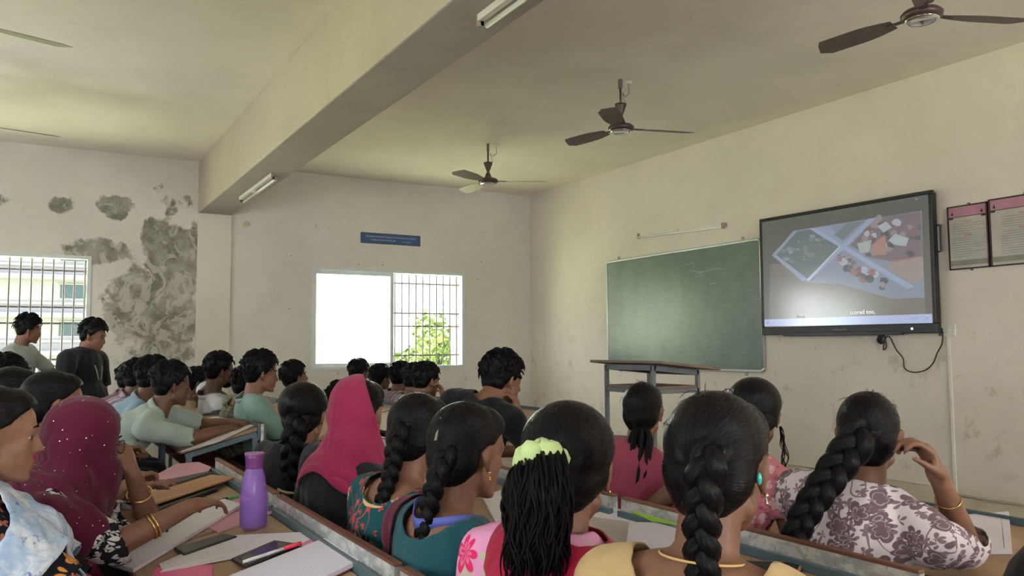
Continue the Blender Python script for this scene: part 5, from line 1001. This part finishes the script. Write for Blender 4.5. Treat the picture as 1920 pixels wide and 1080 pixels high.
person('man in black t-shirt resting his chin on his hand', (2.050, 3.568, 1.152), (1.8, 3.6), face=6, body=28, hp=10, fem=False, skinc=MD, top=blk, hair='m fringe', vol=1.6, sleeve=.8, group=G2, vox=.009, k=1.02, nb=(-.05, .055), neck=(.066, 0),  hands=dict(R=dict(w=(2.086, 3.479, 0.976), d=(-.12, .1, .95), n=(-.5, .5, .3), curl=1.15, side=1, pole=(.6, -.3, -1)), L=dict(w=(2.2, 3.65, .78))))

# nearest desks, seen in profile
def tied(I):
    surf_band(I, tie, 'dupatta', lambda X, Q: (lambda P_: (P_ @ I['side'] < .3) & ((P_ @ I['u']) < .05) & ((P_ @ I['side']) > -.19 + .3 * (P_ @ I['u'])))(X - I['Nb']) & (X[:, 2] > .6), .04, .01, sl=.75)
person('woman in black floral kurta with blue tie-dye dupatta at the left edge', (-0.077, 2.359, 1.112), (.12, 2.2), face=8, body=5, hp=4, skinc=LT, top=blackfl, hair='f bun', sleeve=.95, group=G0, vox=.0075, k=1.04, infl=.016, extras=[tied, earring(-1, M['darkgrey'], 0, .009)])
person('woman in a sequinned maroon headscarf writing with bangles', (0.145, 2.746, 1.046), (-.1, 2.7), face=18, body=0, hp=10, skinc=MD, top=bwfl, hair='f', sleeve=dict(L=.95, R=1.1), group=G0, vox=.0075, infl=.018,
       hands=dict(R=dict(e=(0.218, 2.573, 0.773), w=(0.414, 2.590, 0.856), d=(.85, .5, .05), n=(0, .1, -1), curl=.6, side=1), L=dict(e=(0.344, 2.896, 0.754), w=(0.275, 2.781, 0.940), d=(-.3, .1, .9), n=(-.6, .5, .2), curl=.9, side=1)),
       extras=[hood(maroonc, front=.045, drop=.36, sequins=420, wide=1., arms=.45), glasses(), ring_on('L', .62, .036, M['gold']), ring_on('R', .45, .036, M['gold']), ring_on('R', .5, .036, M['gold']), lambda I: mar(-.3, .0, M['lany'], 'lanyard_band') and None])
person('woman with smooth dark hair between the maroon scarf and the standing men', (0.069, 3.284, 1.129), (-.05, 3.25), face=12, body=5, hp=6, skinc=MD, top=magenta, hair='f', sleeve=.9, group=G0, vox=.009, extras=[lanyard(M['lany'])], hands=dict(R=dict(w=(.27, 3.1, .84), d=(.6, .2, .5), curl=1.), L=dict(w=(.35, 3.35, .8))))
person('woman in yellow and teal sleeves, clasped hands above the pink sheet', (-0.063, 4.119, 1.130), (-.1, 3.75), face=15, body=-5, hp=8, skinc=DK, top=plain('yellow_teal', (.35, .36, .04), .8), hair='f', sleeve=1.2, group=G0, vox=.009, hands=dict(R=dict(w=(0.422, 3.778, 0.800), d=(.55, .1, .6), curl=1.1, spread=.5), L=dict(w=(0.457, 3.849, 0.806), d=(.5, -.2, .65), curl=1.1)), extras=[ring_on('R', .7, .034, M['gold'])])
person('person with curly hair half hidden behind the smooth dark hair at the left', (-0.117, 4.847, 1.153), (-.15, 4.5), face=15, body=0, fem=False, hp=5, skinc=DK, top=greyt, hair='m', vol=1.6, group=G0, vox=.0105)

# far block
def boy(label, hd, pel, top, face=None, hair='m', hp=4, vol=1.1, sk=DK, sleeve=.75, **k): return person(label, hd, pel, face=face, body=k.pop('body', 8), hp=hp, fem=False, skinc=sk, top=top, hair=hair, vol=vol, sleeve=sleeve, group=GB, vox=k.pop('vox', .0105), infl=k.pop('infl', .014), **k)
boy('young man in grey green shirt leaning on folded forearms', (0.722, 5.229, 1.103), (.22, 5.42), greyg, face=5, hair='m fringe', vol=1.5, sk=DK, sleeve=.95, body=0, vox=.0095, hands=dict(R=dict(e=(0.823, 5.090, 0.802), w=(1.031, 5.138, 0.845), d=(.7, .6, 0), curl=.6), L=dict(e=(.95, 5.5, .84), w=(1.12, 5.3, .86), d=(.5, -.8, 0), curl=.6)))
boy('young man in pale blue shirt just behind the grey green shirt', (0.691, 5.769, 1.131), (.3, 5.95), sky, face=8, vol=1.5, body=0)
boy('young man in mauve striped shirt, second behind the grey green shirt', (0.668, 6.366, 1.114), (.28, 6.5), mauve, face=8, vol=1.3, body=0)
boy('young man in wine shirt nearest the peeling wall', (0.673, 6.948, 1.082), (.2, 7.1), wine, face=8, vol=1.2, body=0)
boy('young man in mint green shirt with wavy hair', (1.289, 5.414, 1.157), (1.38, 5.45), mint, face=-2, hair='m fringe', vol=1.9, sk=MD, body=-5, sleeve=.9, vox=.0095, infl=.02)
boy('young man in olive checked shirt mostly hidden behind the mint shirt', (1.320, 5.927, 1.064), (1.3, 6.05), olive, face=0, vol=1., body=0)
boy('young man in white and grey striped shirt with bearded chin', (1.217, 6.388, 1.153), (1.36, 6.55), striped, face=5, hair='m beard', vol=1.5, sk=(.12, .06, .04), body=0)
boy('young man with glasses holding his hand before his mouth', (1.206, 7.220, 1.034), (1.15, 7.35), khaki, face=-10, vol=1.1, body=-5, sk=DK, extras=[glasses()], hands=dict(R=dict(w=(1.204, 7.017, 0.825), d=(-.1, .1, 1), n=(-1, .2, 0), curl=1., side=1)))
boy('young man in dull red shirt with raised chin', (1.872, 6.706, 1.083), (2.05, 6.55), wine, face=12, hair='m fringe', vol=1.3, hp=-12, sk=MD, body=0)
boy('head just showing left of the magenta scarf', (2.171, 6.427, 0.917), (2.05, 7.1), olive, face=15, vol=1.2)
boy('head against the sliding window, leftmost of that group', (2.779, 7.685, 1.078), (2.75, 7.75), greyt, face=20, vol=1.1)
boy('head second from left below the window mullion', (2.815, 7.202, 1.033), (2.78, 7.2), mint, face=15, vol=1.)
boy('young man in mauve checked shirt below the window grille', (2.845, 6.774, 1.058), (2.83, 6.8), plaid, face=25, vol=1.2, infl=.02)
boy('head between the checked shirt and the hand on chin', (2.753, 6.247, 1.053), (2.68, 6.25), mauve, face=20, vol=1.1)
boy('young man at the right end of the window group, hand on chin', (2.581, 5.648, 1.069), (2.5, 5.6), plaid, face=8, vol=1.2, sk=MD, hp=6, hands=dict(R=dict(w=(2.654, 5.510, 0.941), d=(-.2, .1, .95), n=(-1, .2, 0), curl=1., side=1, pole=(.5, -.2, -1))))
# two standing by the left wall
def crossed(I): pass
person('young man in pale shirt standing with crossed arms before the grille', (-0.043, 8.499, 1.503), (-.08, 8.52), face=5, body=-25, fem=False, skinc=MD, top=greyt, hair='m', vol=2.2, sleeve=.8, stand=True, vox=.0105, k=.95, group='two men standing by the wall', hp=8,
       hands=dict(R=dict(e=(.02, 8.12, 1.06), w=(.2, 8.32, 1.10), d=(.3, 1, .1), n=(-1, 0, 0), curl=.4), L=dict(e=(.22, 8.62, 1.06), w=(.22, 8.34, 1.13), d=(-.1, -1, .1), n=(-1, 0, 0), curl=.4)))
person('young man in black shirt and grey lanyard standing by the peeling wall', (0.442, 7.869, 1.440), (.42, 7.86), face=-25, body=-35, fem=False, skinc=MD, top=char, hair='m', vol=1.8, sleeve=.85, stand=True, vox=.0105, group='two men standing by the wall', hp=14, extras=[lanyard(M['greyly'], .014)], infl=.024, shoulder=1.22)
